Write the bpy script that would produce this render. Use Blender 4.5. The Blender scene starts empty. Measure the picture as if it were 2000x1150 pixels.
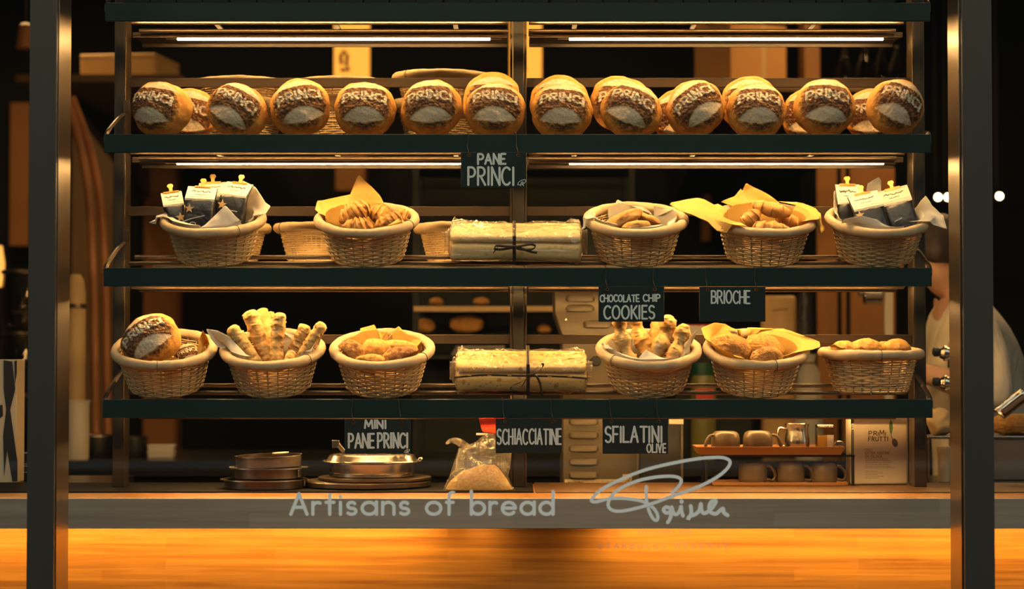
import bpy, math, random
import numpy as np
from mathutils import Vector, Matrix, Euler, noise as mnoise

# ------------------------------------------------------------------ camera, sky, exposure
SC = bpy.context.scene
COL = SC.collection
SC.view_settings.view_transform = 'Standard'
SC.view_settings.look = 'None'
SC.view_settings.exposure = 0.0
SC.view_settings.gamma = 1.0
SC.view_settings.use_curve_mapping = False
SC.cycles.use_denoising = True
SC.cycles.max_bounces = 8
SC.cycles.diffuse_bounces = 3
SC.cycles.glossy_bounces = 4
SC.cycles.transmission_bounces = 6
SC.cycles.transparent_max_bounces = 16
SC.cycles.caustics_reflective = False
SC.cycles.caustics_refractive = False
SC.cycles.sample_clamp_indirect = 4.0

FPX, CAM_Y, CAM_Z, HORIZON = 4000.0, -5.0, 1.342, 690.0
PITCH = math.atan((HORIZON - 575.0) / FPX)
cam_data = bpy.data.cameras.new('camera')
cam = bpy.data.objects.new('camera', cam_data)
COL.objects.link(cam)
cam.location = (0, CAM_Y, CAM_Z)
cam.rotation_euler = (math.pi / 2 + PITCH, 0, 0)
cam_data.sensor_width = 36.0
cam_data.lens = 36.0 * FPX / 2000.0
cam_data.clip_start = 0.05
cam_data.dof.use_dof = True
cam_data.dof.focus_distance = 5.05
cam_data.dof.aperture_fstop = 2.4
SC.camera = cam

WORLD = bpy.data.worlds.new('dusk_sky')
SC.world = WORLD
WORLD.use_nodes = True
WORLD.node_tree.nodes['Background'].inputs['Color'].default_value = (0.84, 0.88, 0.82, 1)
WORLD.node_tree.nodes['Background'].inputs['Strength'].default_value = 1.25

LAMP = (1.0, 0.565, 0.20)          # colour of the warm strip lamps
REAR_LAMP = 95.0                   # emission of the strips over the rear trays
FRONT_LAMP = 215.0                  # emission of the strips behind the front edges
COUNTER_LAMP = 49.0

# unseen warm fill lights added at ceiling height behind the rack
for i, (x, y, z, w, size) in enumerate(((-2.0, 3.4, 3.2, 30, .5), (0.2, 4.0, 3.2, 5, .5), (1.7, 2.7, 3.2, 22, .5), (-1.4, 1.35, 3.2, 5, .4), (1.5, 1.2, 3.2, 10, .4))):
    ld = bpy.data.lights.new('room_fill', 'AREA')
    ld.energy = w
    ld.size = size
    ld.color = (1.0, 0.58, 0.22)
    lo = bpy.data.objects.new('room_fill', ld)
    COL.objects.link(lo)
    lo.location = (x, y, z)

# unseen warm fill light added over the pavement to brighten the front faces
ld = bpy.data.lights.new('front_fill', 'AREA')
ld.shape = 'RECTANGLE'
ld.size, ld.size_y = 3.2, 0.3
ld.energy = 15.0
ld.color = (1.0, 0.72, 0.42)
lo = bpy.data.objects.new('front_fill', ld)
COL.objects.link(lo)
lo.location = (0, -1.5, 3.1)
lo.rotation_euler = (math.radians(38), 0, 0)


def P(px, py, Y):
    """The point of the plane y = Y that stands where the photograph shows (px, py)."""
    u, v = (px - 1000.0) / FPX, (575.0 - py) / FPX
    d = (u, math.cos(PITCH) - v * math.sin(PITCH), math.sin(PITCH) + v * math.cos(PITCH))
    t = (Y - CAM_Y) / d[1]
    return Vector((u * t, Y, CAM_Z + d[2] * t))


def M(Y):
    """metres per photograph pixel at depth Y"""
    return (Y - CAM_Y) / FPX


# ------------------------------------------------------------------ mesh and object helpers
class MB:
    def __init__(self):
        self.v, self.f = [], []

    def add(self, vs, fs):
        b = len(self.v)
        self.v.extend([tuple(p) for p in vs])
        self.f.extend([tuple(i + b for i in f) for f in fs])
        return self

    def box(self, x0, x1, y0, y1, z0, z1, mtx=None):
        vs = [(x0, y0, z0), (x1, y0, z0), (x1, y1, z0), (x0, y1, z0), (x0, y0, z1), (x1, y0, z1), (x1, y1, z1), (x0, y1, z1)]
        if mtx is not None:
            vs = [mtx @ Vector(p) for p in vs]
        return self.add(vs, [(0, 3, 2, 1), (4, 5, 6, 7), (0, 1, 5, 4), (1, 2, 6, 5), (2, 3, 7, 6), (3, 0, 4, 7)])

    def tube(self, pts, r, n=8, closed=False, caps=True, flat=1.0):
        pts = [Vector(p) for p in pts]
        m = len(pts)
        rs = [r] * m if not isinstance(r, (list, tuple)) else list(r)
        vs = []
        prev = None
        for i, p in enumerate(pts):
            if closed:
                t = pts[(i + 1) % m] - pts[i - 1]
            else:
                t = pts[min(i + 1, m - 1)] - pts[max(i - 1, 0)]
            t = t.normalized() if t.length > 1e-9 else Vector((0, 0, 1))
            if prev is None:
                a = Vector((0, 0, 1)) if abs(t.z) < 0.9 else Vector((1, 0, 0))
                prev = (a - t * a.dot(t)).normalized()
            else:
                prev = prev - t * prev.dot(t)
                prev = prev.normalized() if prev.length > 1e-6 else t.orthogonal().normalized()
            b = t.cross(prev)
            for k in range(n):
                a = 2 * math.pi * k / n
                vs.append(p + prev * (math.cos(a) * rs[i]) + b * (math.sin(a) * rs[i] * flat))
        fs = []
        for i in range(m if closed else m - 1):
            j = (i + 1) % m
            for k in range(n):
                l = (k + 1) % n
                fs.append((i * n + k, i * n + l, j * n + l, j * n + k))
        if caps and not closed:
            fs.append(tuple(reversed(range(n))))
            fs.append(tuple((m - 1) * n + k for k in range(n)))
        return self.add(vs, fs)

    def lathe(self, prof, n=32, c=(0, 0, 0), caps=True):
        vs, fs = [], []
        for (r, z) in prof:
            for k in range(n):
                a = 2 * math.pi * k / n
                vs.append((c[0] + r * math.cos(a), c[1] + r * math.sin(a), c[2] + z))
        m = len(prof)
        for i in range(m - 1):
            for k in range(n):
                l = (k + 1) % n
                fs.append((i * n + k, i * n + l, (i + 1) * n + l, (i + 1) * n + k))
        if caps:
            fs.append(tuple(reversed(range(n))))
            fs.append(tuple((m - 1) * n + k for k in range(n)))
        return self.add(vs, fs)

    def grid(self, rows, wrap=False):
        m, n = len(rows), len(rows[0])
        vs = [p for r in rows for p in r]
        fs = []
        for i in range(m - 1):
            for k in range(n if wrap else n - 1):
                l = (k + 1) % n
                fs.append((i * n + k, i * n + l, (i + 1) * n + l, (i + 1) * n + k))
        return self.add(vs, fs)

    def poly(self, pts):
        return self.add(pts, [tuple(range(len(pts)))])

    def prism(self, pts, dirv):
        """closed outline pts extruded along dirv"""
        n = len(pts)
        d = Vector(dirv)
        vs = [Vector(p) for p in pts] + [Vector(p) + d for p in pts]
        fs = [tuple(range(n)), tuple(reversed(range(n, 2 * n)))]
        fs += [(i, i + n, (i + 1) % n + n, (i + 1) % n) for i in range(n)]
        return self.add(vs, fs)

    def mesh(self, name, smooth=None):
        me = bpy.data.meshes.new(name)
        me.from_pydata(self.v, [], self.f)
        me.validate()
        me.update()
        if smooth:
            for p in me.polygons:
                p.use_smooth = True
            if smooth < 179:
                me.set_sharp_from_angle(angle=math.radians(smooth))
        return me

    def build(self, name, m, parent=None, smooth=35, bevel=0, world=False, solid=0, sub=0, fix=True):
        me = self.mesh(name, smooth)
        if fix:
            import bmesh
            bm = bmesh.new()
            bm.from_mesh(me)
            bmesh.ops.recalc_face_normals(bm, faces=bm.faces)
            bm.to_mesh(me)
            bm.free()
        o = link(name, me, m, parent, world)
        if solid:
            s = o.modifiers.new('solid', 'SOLIDIFY')
            s.thickness = solid
            s.offset = 0
        if bevel:
            b = o.modifiers.new('bevel', 'BEVEL')
            b.width = bevel
            b.segments = 2
            b.limit_method = 'ANGLE'
        if sub:
            s = o.modifiers.new('sub', 'SUBSURF')
            s.levels = s.render_levels = sub
        return o


def link(name, me, m=None, parent=None, world=False):
    o = bpy.data.objects.new(name, me)
    COL.objects.link(o)
    if m is not None:
        me.materials.append(m)
    if parent is not None:
        o.parent = parent
        if world:
            o.matrix_parent_inverse = wm(parent).inverted()
    return o


def wm(o):
    m = o.matrix_basis.copy()
    if o.parent is not None:
        m = wm(o.parent) @ o.matrix_parent_inverse @ m
    return m


def tag(o, label, cat, group=None):
    o['label'] = label
    o['category'] = cat
    if group:
        o['group'] = group
    return o


def thing(name, label, cat, loc=(0, 0, 0), rot=(0, 0, 0), group=None):
    o = bpy.data.objects.new(name, None)
    o.empty_display_size = 0.05
    COL.objects.link(o)
    o.location = loc
    o.rotation_euler = rot
    return tag(o, label, cat, group)


def struct(o):
    o['kind'] = 'structure'
    return o


KIDS = {}


def copy_tree(o, parent=None, pairs=None):
    if not pairs:
        KIDS.clear()
        for x in COL.objects:
            if x.parent is not None:
                KIDS.setdefault(x.parent.name, []).append(x)
    c = o.copy()
    COL.objects.link(c)
    if parent is not None:
        c.parent = parent
    for ch in list(KIDS.get(o.name, [])):
        copy_tree(ch, c, True)
    return c


def nz(x, y, z, s=1.0, seed=0.0):
    return mnoise.noise(Vector((x * s + seed * 7.31, y * s - seed * 3.17, z * s + seed * 1.73)))


def smooth01(a, b, x):
    t = min(1.0, max(0.0, (x - a) / (b - a)))
    return t * t * (3 - 2 * t)


# ------------------------------------------------------------------ materials
def N(nt, t, **kw):
    n = nt.nodes.new(t)
    for k, v in kw.items():
        setattr(n, k, v)
    return n


def mat(name, col, rough=0.5, metal=0.0, spec=0.5, var=None, bump=None, coat=0.0, emit=None, alpha=1.0, sss=0.0, trans=0.0, stretch=None, tint=None):
    """var = (scale, amount 0-1, second colour[, detail]); bump = (scale, strength, distance); stretch = object-space scale"""
    m = bpy.data.materials.new(name)
    m.use_nodes = True
    nt = m.node_tree
    b = nt.nodes['Principled BSDF']
    b.inputs['Base Color'].default_value = (*col, 1)
    b.inputs['Roughness'].default_value = rough
    b.inputs['Metallic'].default_value = metal
    b.inputs['Specular IOR Level'].default_value = spec
    b.inputs['Coat Weight'].default_value = coat
    b.inputs['Alpha'].default_value = alpha
    if sss:
        b.inputs['Subsurface Weight'].default_value = sss
        b.inputs['Subsurface Radius'].default_value = (0.01, 0.005, 0.002)
    if trans:
        b.inputs['Transmission Weight'].default_value = trans
    if emit:
        b.inputs['Emission Color'].default_value = (*emit[0], 1)
        b.inputs['Emission Strength'].default_value = emit[1]
    co = None
    if var or bump:
        tc = N(nt, 'ShaderNodeTexCoord')
        mp = N(nt, 'ShaderNodeMapping')
        mp.inputs['Scale'].default_value = stretch or (1, 1, 1)
        nt.links.new(tc.outputs['Object'], mp.inputs['Vector'])
        co = mp.outputs['Vector']
    if var:
        n1 = N(nt, 'ShaderNodeTexNoise')
        n1.inputs['Scale'].default_value = var[0]
        n1.inputs['Detail'].default_value = var[3] if len(var) > 3 else 4
        nt.links.new(co, n1.inputs['Vector'])
        r = N(nt, 'ShaderNodeMapRange')
        r.inputs['From Min'].default_value = 0.5 - 0.22
        r.inputs['From Max'].default_value = 0.5 + 0.22
        r.inputs['To Max'].default_value = var[1]
        nt.links.new(n1.outputs['Fac'], r.inputs['Value'])
        mx = N(nt, 'ShaderNodeMix', data_type='RGBA')
        mx.inputs['A'].default_value = (*col, 1)
        mx.inputs['B'].default_value = (*var[2], 1)
        nt.links.new(r.outputs['Result'], mx.inputs['Factor'])
        nt.links.new(mx.outputs['Result'], b.inputs['Base Color'])
    if bump:
        n2 = N(nt, 'ShaderNodeTexNoise')
        n2.inputs['Scale'].default_value = bump[0]
        n2.inputs['Detail'].default_value = 5
        nt.links.new(co, n2.inputs['Vector'])
        bp = N(nt, 'ShaderNodeBump')
        bp.inputs['Strength'].default_value = bump[1]
        bp.inputs['Distance'].default_value = bump[2]
        nt.links.new(n2.outputs['Fac'], bp.inputs['Height'])
        nt.links.new(bp.outputs['Normal'], b.inputs['Normal'])
    return m


def clear_mat(name, tint=(1, 1, 1), rough=0.0, ior=1.5, bump=None, haze=0.0, haze_col=(1, 1, 1), stretch=None):
    """clear sheet: straight-through light, Fresnel reflection on either side, optional milky share"""
    m = bpy.data.materials.new(name)
    m.use_nodes = True
    nt = m.node_tree
    nt.nodes.clear()
    out = N(nt, 'ShaderNodeOutputMaterial')
    tr = N(nt, 'ShaderNodeBsdfTransparent')
    tr.inputs['Color'].default_value = (*tint, 1)
    gl = N(nt, 'ShaderNodeBsdfGlossy')
    gl.inputs['Roughness'].default_value = rough
    geo = N(nt, 'ShaderNodeNewGeometry')
    io = N(nt, 'ShaderNodeMapRange')
    io.inputs['To Min'].default_value = ior
    io.inputs['To Max'].default_value = 1.0 / ior
    nt.links.new(geo.outputs['Backfacing'], io.inputs['Value'])
    fr = N(nt, 'ShaderNodeFresnel')
    nt.links.new(io.outputs['Result'], fr.inputs['IOR'])
    mx = N(nt, 'ShaderNodeMixShader')
    nt.links.new(fr.outputs['Fac'], mx.inputs['Fac'])
    base = tr.outputs['BSDF']
    if haze:
        df = N(nt, 'ShaderNodeBsdfDiffuse')
        df.inputs['Color'].default_value = (*haze_col, 1)
        tl = N(nt, 'ShaderNodeBsdfTranslucent')
        tl.inputs['Color'].default_value = (*haze_col, 1)
        ad = N(nt, 'ShaderNodeMixShader')
        ad.inputs['Fac'].default_value = 0.5
        nt.links.new(df.outputs['BSDF'], ad.inputs[1])
        nt.links.new(tl.outputs['BSDF'], ad.inputs[2])
        hz = N(nt, 'ShaderNodeMixShader')
        hz.inputs['Fac'].default_value = haze
        nt.links.new(tr.outputs['BSDF'], hz.inputs[1])
        nt.links.new(ad.outputs['Shader'], hz.inputs[2])
        base = hz.outputs['Shader']
    nt.links.new(base, mx.inputs[1])
    nt.links.new(gl.outputs['BSDF'], mx.inputs[2])
    if bump:
        tc = N(nt, 'ShaderNodeTexCoord')
        mp = N(nt, 'ShaderNodeMapping')
        mp.inputs['Scale'].default_value = stretch or (1, 1, 1)
        nt.links.new(tc.outputs['Object'], mp.inputs['Vector'])
        n2 = N(nt, 'ShaderNodeTexNoise')
        n2.inputs['Scale'].default_value = bump[0]
        n2.inputs['Detail'].default_value = 3
        nt.links.new(mp.outputs['Vector'], n2.inputs['Vector'])
        bp = N(nt, 'ShaderNodeBump')
        bp.inputs['Strength'].default_value = bump[1]
        bp.inputs['Distance'].default_value = bump[2]
        nt.links.new(n2.outputs['Fac'], bp.inputs['Height'])
        nt.links.new(bp.outputs['Normal'], gl.inputs['Normal'])
        nt.links.new(bp.outputs['Normal'], fr.inputs['Normal'])
    nt.links.new(mx.outputs['Shader'], out.inputs['Surface'])
    return m


def paper_mat(name, col, through=0.35, bump=(22, 0.35, 0.004)):
    """thin paper: diffuse with some light coming through"""
    m = bpy.data.materials.new(name)
    m.use_nodes = True
    nt = m.node_tree
    nt.nodes.clear()
    out = N(nt, 'ShaderNodeOutputMaterial')
    df = N(nt, 'ShaderNodeBsdfDiffuse')
    tl = N(nt, 'ShaderNodeBsdfTranslucent')
    gl = N(nt, 'ShaderNodeBsdfGlossy')
    gl.inputs['Roughness'].default_value = 0.45
    df.inputs['Color'].default_value = (*col, 1)
    tl.inputs['Color'].default_value = (*col, 1)
    a = N(nt, 'ShaderNodeMixShader')
    a.inputs['Fac'].default_value = through
    b = N(nt, 'ShaderNodeMixShader')
    b.inputs['Fac'].default_value = 0.03
    nt.links.new(df.outputs['BSDF'], a.inputs[1])
    nt.links.new(tl.outputs['BSDF'], a.inputs[2])
    nt.links.new(a.outputs['Shader'], b.inputs[1])
    nt.links.new(gl.outputs['BSDF'], b.inputs[2])
    tc = N(nt, 'ShaderNodeTexCoord')
    n2 = N(nt, 'ShaderNodeTexNoise')
    n2.inputs['Scale'].default_value = bump[0]
    n2.inputs['Detail'].default_value = 3
    nt.links.new(tc.outputs['Object'], n2.inputs['Vector'])
    bp = N(nt, 'ShaderNodeBump')
    bp.inputs['Strength'].default_value = bump[1]
    bp.inputs['Distance'].default_value = bump[2]
    nt.links.new(n2.outputs['Fac'], bp.inputs['Height'])
    for s in (df, tl, gl):
        nt.links.new(bp.outputs['Normal'], s.inputs['Normal'])
    nt.links.new(b.outputs['Shader'], out.inputs['Surface'])
    return m


def wood_mat(name, c1, c2, plank=(0.9, 0.05), rough=0.4, seed=0.0, coat=0.0, grain=1.0):
    """long grain along X in rows of staggered boards (XZ face or XY face)"""
    m = bpy.data.materials.new(name)
    m.use_nodes = True
    nt = m.node_tree
    b = nt.nodes['Principled BSDF']
    b.inputs['Roughness'].default_value = rough
    b.inputs['Coat Weight'].default_value = coat
    tc = N(nt, 'ShaderNodeTexCoord')
    sp = N(nt, 'ShaderNodeSeparateXYZ')
    nt.links.new(tc.outputs['Object'], sp.inputs['Vector'])
    ad = N(nt, 'ShaderNodeMath', operation='ADD')
    nt.links.new(sp.outputs['Z'], ad.inputs[0])
    nt.links.new(sp.outputs['Y'], ad.inputs[1])
    cb = N(nt, 'ShaderNodeCombineXYZ')
    nt.links.new(sp.outputs['X'], cb.inputs['X'])
    nt.links.new(ad.outputs['Value'], cb.inputs['Y'])
    br = N(nt, 'ShaderNodeTexBrick')
    br.offset = 0.37
    br.inputs['Color1'].default_value = (0, 0, 0, 1)
    br.inputs['Color2'].default_value = (1, 1, 1, 1)
    br.inputs['Mortar'].default_value = (0.4, 0.4, 0.4, 1)
    br.inputs['Scale'].default_value = 1.0
    br.inputs['Mortar Size'].default_value = 0.0004
    br.inputs['Brick Width'].default_value = plank[0]
    br.inputs['Row Height'].default_value = plank[1]
    nt.links.new(cb.outputs['Vector'], br.inputs['Vector'])
    mp = N(nt, 'ShaderNodeMapping')
    mp.inputs['Scale'].default_value = (3.0, 90, 90)
    mp.inputs['Location'].default_value = (seed, seed, 0)
    nt.links.new(cb.outputs['Vector'], mp.inputs['Vector'])
    n1 = N(nt, 'ShaderNodeTexNoise')
    n1.inputs['Scale'].default_value = 1.0
    n1.inputs['Detail'].default_value = 6
    n1.inputs['Distortion'].default_value = 0.6
    nt.links.new(mp.outputs['Vector'], n1.inputs['Vector'])
    n3 = N(nt, 'ShaderNodeTexNoise')
    n3.inputs['Scale'].default_value = 6.0
    n3.inputs['Detail'].default_value = 3
    nt.links.new(cb.outputs['Vector'], n3.inputs['Vector'])
    a1 = N(nt, 'ShaderNodeMath', operation='MULTIPLY_ADD')
    a1.inputs[1].default_value = 0.45
    nt.links.new(br.outputs['Color'], a1.inputs[0])
    s1 = N(nt, 'ShaderNodeMath', operation='MULTIPLY_ADD')
    s1.inputs[1].default_value = 1.1 * grain
    s1.inputs[2].default_value = -0.55 * grain + 0.28
    nt.links.new(n1.outputs['Fac'], s1.inputs[0])
    nt.links.new(s1.outputs['Value'], a1.inputs[2])
    a2 = N(nt, 'ShaderNodeMath', operation='MULTIPLY_ADD', use_clamp=True)
    a2.inputs[1].default_value = 0.5
    a2.inputs[2].default_value = -0.25
    nt.links.new(n3.outputs['Fac'], a2.inputs[0])
    a3 = N(nt, 'ShaderNodeMath', operation='ADD', use_clamp=True)
    nt.links.new(a1.outputs['Value'], a3.inputs[0])
    nt.links.new(a2.outputs['Value'], a3.inputs[1])
    mx = N(nt, 'ShaderNodeMix', data_type='RGBA')
    mx.inputs['A'].default_value = (*c1, 1)
    mx.inputs['B'].default_value = (*c2, 1)
    nt.links.new(a3.outputs['Value'], mx.inputs['Factor'])
    nt.links.new(mx.outputs['Result'], b.inputs['Base Color'])
    bp = N(nt, 'ShaderNodeBump')
    bp.inputs['Strength'].default_value = 0.12
    bp.inputs['Distance'].default_value = 0.001
    nt.links.new(n1.outputs['Fac'], bp.inputs['Height'])
    nt.links.new(bp.outputs['Normal'], b.inputs['Normal'])
    return m


def lamp_mat(name, col, strength):
    m = bpy.data.materials.new(name)
    m.use_nodes = True
    nt = m.node_tree
    nt.nodes.clear()
    out = N(nt, 'ShaderNodeOutputMaterial')
    e = N(nt, 'ShaderNodeEmission')
    e.inputs['Color'].default_value = (*col, 1)
    e.inputs['Strength'].default_value = strength
    nt.links.new(e.outputs['Emission'], out.inputs['Surface'])
    return m


# ------------------------------------------------------------------ hand lettering (single-stroke letters)
def arc(cx, cy, rx, ry, a0, a1, n=12):
    return [(cx + rx * math.cos(math.radians(a0 + (a1 - a0) * i / n)), cy + ry * math.sin(math.radians(a0 + (a1 - a0) * i / n))) for i in range(n + 1)]


LET = {
    'A': (.66, [[(0, 0), (.33, 1)], [(.33, 1), (.66, 0)], [(.1, .34), (.56, .34)]]),
    'B': (.56, [[(0, 0), (0, 1)], [(0, 1)] + arc(.26, .76, .24, .24, 90, -90) + [(0, .52)], [(0, .52)] + arc(.28, .26, .28, .26, 90, -90) + [(0, 0)]]),
    'C': (.6, [arc(.36, .5, .36, .5, 48, 312, 20)]),
    'D': (.62, [[(0, 0), (0, 1)], [(0, 1)] + arc(.2, .5, .42, .5, 90, -90, 16) + [(0, 0)]]),
    'E': (.46, [[(0, 0), (0, 1)], [(0, 1), (.44, 1)], [(0, .52), (.38, .52)], [(0, 0), (.46, 0)]]),
    'F': (.46, [[(0, 0), (0, 1)], [(0, 1), (.46, 1)], [(0, .52), (.38, .52)]]),
    'G': (.66, [arc(.36, .5, .36, .5, 48, 340, 20) + [(.44, .36)]]),
    'H': (.58, [[(0, 0), (0, 1)], [(.58, 0), (.58, 1)], [(0, .5), (.58, .5)]]),
    'I': (.06, [[(.03, 0), (.03, 1)]]),
    'K': (.56, [[(0, 0), (0, 1)], [(.52, 1), (0, .42)], [(.14, .56), (.56, 0)]]),
    'L': (.46, [[(0, 1), (0, 0)], [(0, 0), (.46, 0)]]),
    'M': (.76, [[(0, 0), (.08, 1)], [(.08, 1), (.38, .25)], [(.38, .25), (.68, 1)], [(.68, 1), (.76, 0)]]),
    'N': (.58, [[(0, 0), (0, 1)], [(0, 1), (.58, 0)], [(.58, 0), (.58, 1)]]),
    'O': (.7, [arc(.35, .5, .35, .5, 90, 450, 24)]),
    'P': (.52, [[(0, 0), (0, 1)], [(0, 1)] + arc(.24, .73, .28, .27, 90, -90) + [(0, .46)]]),
    'R': (.56, [[(0, 0), (0, 1)], [(0, 1)] + arc(.24, .75, .28, .25, 90, -90) + [(0, .5)], [(.2, .5), (.56, 0)]]),
    'S': (.52, [arc(.27, .75, .25, .25, 35, 270, 14) + arc(.26, .25, .26, .25, 90, -145, 14)]),
    'T': (.6, [[(0, 1), (.6, 1)], [(.3, 1), (.3, 0)]]),
    'U': (.58, [[(0, 1)] + arc(.29, .29, .29, .29, 180, 360, 14) + [(.58, 1)]]),
    'V': (.62, [[(0, 1), (.31, 0)], [(.31, 0), (.62, 1)]]),
    'W': (.9, [[(0, 1), (.22, 0)], [(.22, 0), (.45, .8)], [(.45, .8), (.68, 0)], [(.68, 0), (.9, 1)]]),
    'X': (.6, [[(0, 1), (.6, 0)], [(.6, 1), (0, 0)]]),
    'Y': (.6, [[(0, 1), (.3, .48)], [(.6, 1), (.3, .48)], [(.3, .48), (.3, 0)]]),
    'a': (.6, [arc(.29, .29, .29, .29, 0, 360, 26), [(.585, 0), (.585, .6)]]),
    'b': (.6, [arc(.305, .29, .29, .29, 0, 360, 26), [(.015, 0), (.015, 1.12)]]),
    'd': (.6, [arc(.29, .29, .29, .29, 0, 360, 26), [(.585, 0), (.585, 1.12)]]),
    'e': (.6, [[(.01, .3), (.58, .3)] , arc(.3, .29, .29, .29, 2, 318, 24)]),
    'f': (.3, [[(.11, 0), (.11, .86)] + arc(.26, .9, .15, .16, 180, 75, 8), [(0, .58), (.28, .58)]]),
    'i': (.06, [[(.03, 0), (.03, .58)], [(.03, .83), (.03, .86)]]),
    'n': (.46, [[(0, 0), (0, .58)], [(0, .3)] + arc(.23, .36, .23, .22, 170, 0, 12) + [(.46, 0)]]),
    'o': (.6, [arc(.3, .29, .3, .29, 0, 360, 26)]),
    'r': (.3, [[(0, 0), (0, .58)], [(0, .3)] + arc(.2, .35, .2, .22, 175, 62, 8)]),
    's': (.38, [arc(.19, .435, .155, .15, 35, 270, 12) + arc(.19, .145, .175, .145, 90, -145, 12)]),
    't': (.32, [[(.15, 0), (.15, .95)], [(0, .58), (.32, .58)]]),
    '.': (.06, [[(.03, 0), (.03, .03)]]),
    ' ': (.32, []),
}


def text_lines(s, gap=0.2):
    out, x = [], 0.0
    for ch in s:
        w, ls = LET[ch]
        for l in ls:
            out.append([(x + a, b) for a, b in l])
        x += w + gap
    return out, x - gap


def ribbon(mb, line, w, tf):
    """a pen stroke: flat strip with round ends; tf maps (x, y) to a 3-D point"""
    pts = [Vector((a, b)) for a, b in line]
    q = [pts[0]]
    for p in pts[1:]:
        if (p - q[-1]).length > 1e-7:
            q.append(p)
    if len(q) == 1:
        q.append(q[0] + Vector((1e-5, 0)))
    n = len(q)
    L, R = [], []
    for i in range(n):
        t = (q[min(i + 1, n - 1)] - q[max(i - 1, 0)])
        t = t.normalized() if t.length > 1e-9 else Vector((1, 0))
        k = Vector((-t.y, t.x))
        L.append(q[i] + k * w)
        R.append(q[i] - k * w)
    dn = Vector((0, -4e-6, 0))           # each step a hair nearer, so a stroke that crosses itself stays clean
    vs = [Vector(tf(*p)) + dn * i for i, p in enumerate(L)] + [Vector(tf(*p)) + dn * i for i, p in enumerate(R)]
    fs = [(i, i + n, i + 1 + n, i + 1) for i in range(n - 1)]
    mb.add(vs, fs)
    for e, s in ((0, -1), (n - 1, 1)):
        t = (q[1] - q[0]) if e == 0 else (q[-1] - q[-2])
        a0 = math.atan2(t.y * s, t.x * s)
        cap = [tf(q[e].x + w * math.cos(a0 + math.pi * (j / 6 - .5)), q[e].y + w * math.sin(a0 + math.pi * (j / 6 - .5))) for j in range(7)]
        mb.add([Vector(c) + dn * e for c in cap], [tuple(range(7))])


STEP = [0]


def px_text(mb, s, x0, x1, yb, yt, w_px, Y, gap=0.2, jit=0.0, slant=0.0, rnd=None):
    """text standing between photo columns x0..x1 with base line yb and cap line yt on the plane y = Y"""
    ls, tw = text_lines(s, gap)
    sx = (x1 - x0) / tw
    sy = yb - yt
    for l in ls:
        jx, jy = (rnd.uniform(-jit, jit), rnd.uniform(-jit, jit)) if rnd else (0, 0)
        pl = [(x0 + a * sx + slant * b * sy + jx, yb - b * sy + jy) for a, b in l]
        STEP[0] = (STEP[0] + 1) % 12
        yy = Y - 0.00003 * STEP[0]
        ribbon(mb, pl, w_px, lambda a, b: P(a, b, yy))
# ------------------------------------------------------------------ room shell
M_WALL = mat('brown_plaster', (0.10, 0.065, 0.035), 0.8, var=(3, 0.5, (0.06, 0.04, 0.02)))
M_BACK = mat('dark_back_wall', (0.016, 0.017, 0.013), 0.8, 0, .2, var=(2, 0.5, (0.010, 0.012, 0.010)))
M_FLOOR = mat('dark_tiles', (0.06, 0.05, 0.04), 0.5)
M_CEIL = mat('black_ceiling', (0.02, 0.02, 0.018), 0.9)
M_PAVE = mat('asphalt', (0.016, 0.018, 0.019), 1.0, 0, 0, var=(5, 0.6, (0.012, 0.014, 0.016)))
M_FACADE = mat('facade_stone', (0.030, 0.036, 0.038), 1.0, 0, 0, var=(0.6, 0.6, (0.02, 0.028, 0.03)))


def slab(name, x0, x1, y0, y1, z0, z1, m):
    return struct(MB().box(x0, x1, y0, y1, z0, z1).build(name, m, smooth=0))


slab('floor', -3.5, 3.5, -0.30, 5.6, -0.1, 0.0, M_FLOOR)
slab('ceiling', -3.5, 3.5, -0.42, 5.6, 3.25, 3.35, M_CEIL)
slab('wall_back', -3.5, 3.5, 5.5, 5.6, 0, 3.25, M_BACK)
slab('wall_left', -3.6, -3.5, -0.45, 5.6, 0, 3.25, M_WALL)
slab('wall_right', 3.5, 3.6, -0.45, 5.6, 0, 3.25, M_WALL)
slab('wall_front_lower', -3.6, 3.6, -0.46, -0.30, 0, 0.45, M_FACADE)
slab('wall_front_upper', -3.6, 3.6, -0.46, -0.30, 2.75, 3.4, M_FACADE)
slab('ground_street', -40, 40, -25, -0.46, -0.1, 0.0, M_PAVE)
slab('wall_street', -40, 40, -25, -24.5, 0, 14, M_FACADE)
slab('kerb_street', -40, 40, -20.2, -20.0, 0, 0.05, mat('pale_kerb', (0.34, 0.40, 0.45), 0.9, 0, 0))

# ------------------------------------------------------------------ shop window: three panes, two mullions
M_GLASS = clear_mat('window_glass', (0.975, 0.985, 0.975), 0.0, 1.5)
M_FACEPLATE = mat('dark_bronze_plate', (0.044, 0.042, 0.034), 0.42, 0.0, 0.3, var=(30, 0.4, (0.034, 0.033, 0.027)), stretch=(8, 8, 0.1))
M_FIN = mat('brushed_bronze', (0.27, 0.22, 0.165), 0.32, 1.0, bump=(60, 0.12, 0.001), stretch=(12, 12, 0.05))
M_GASKET = mat('black_gasket', (0.008, 0.008, 0.008), 0.6)


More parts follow.
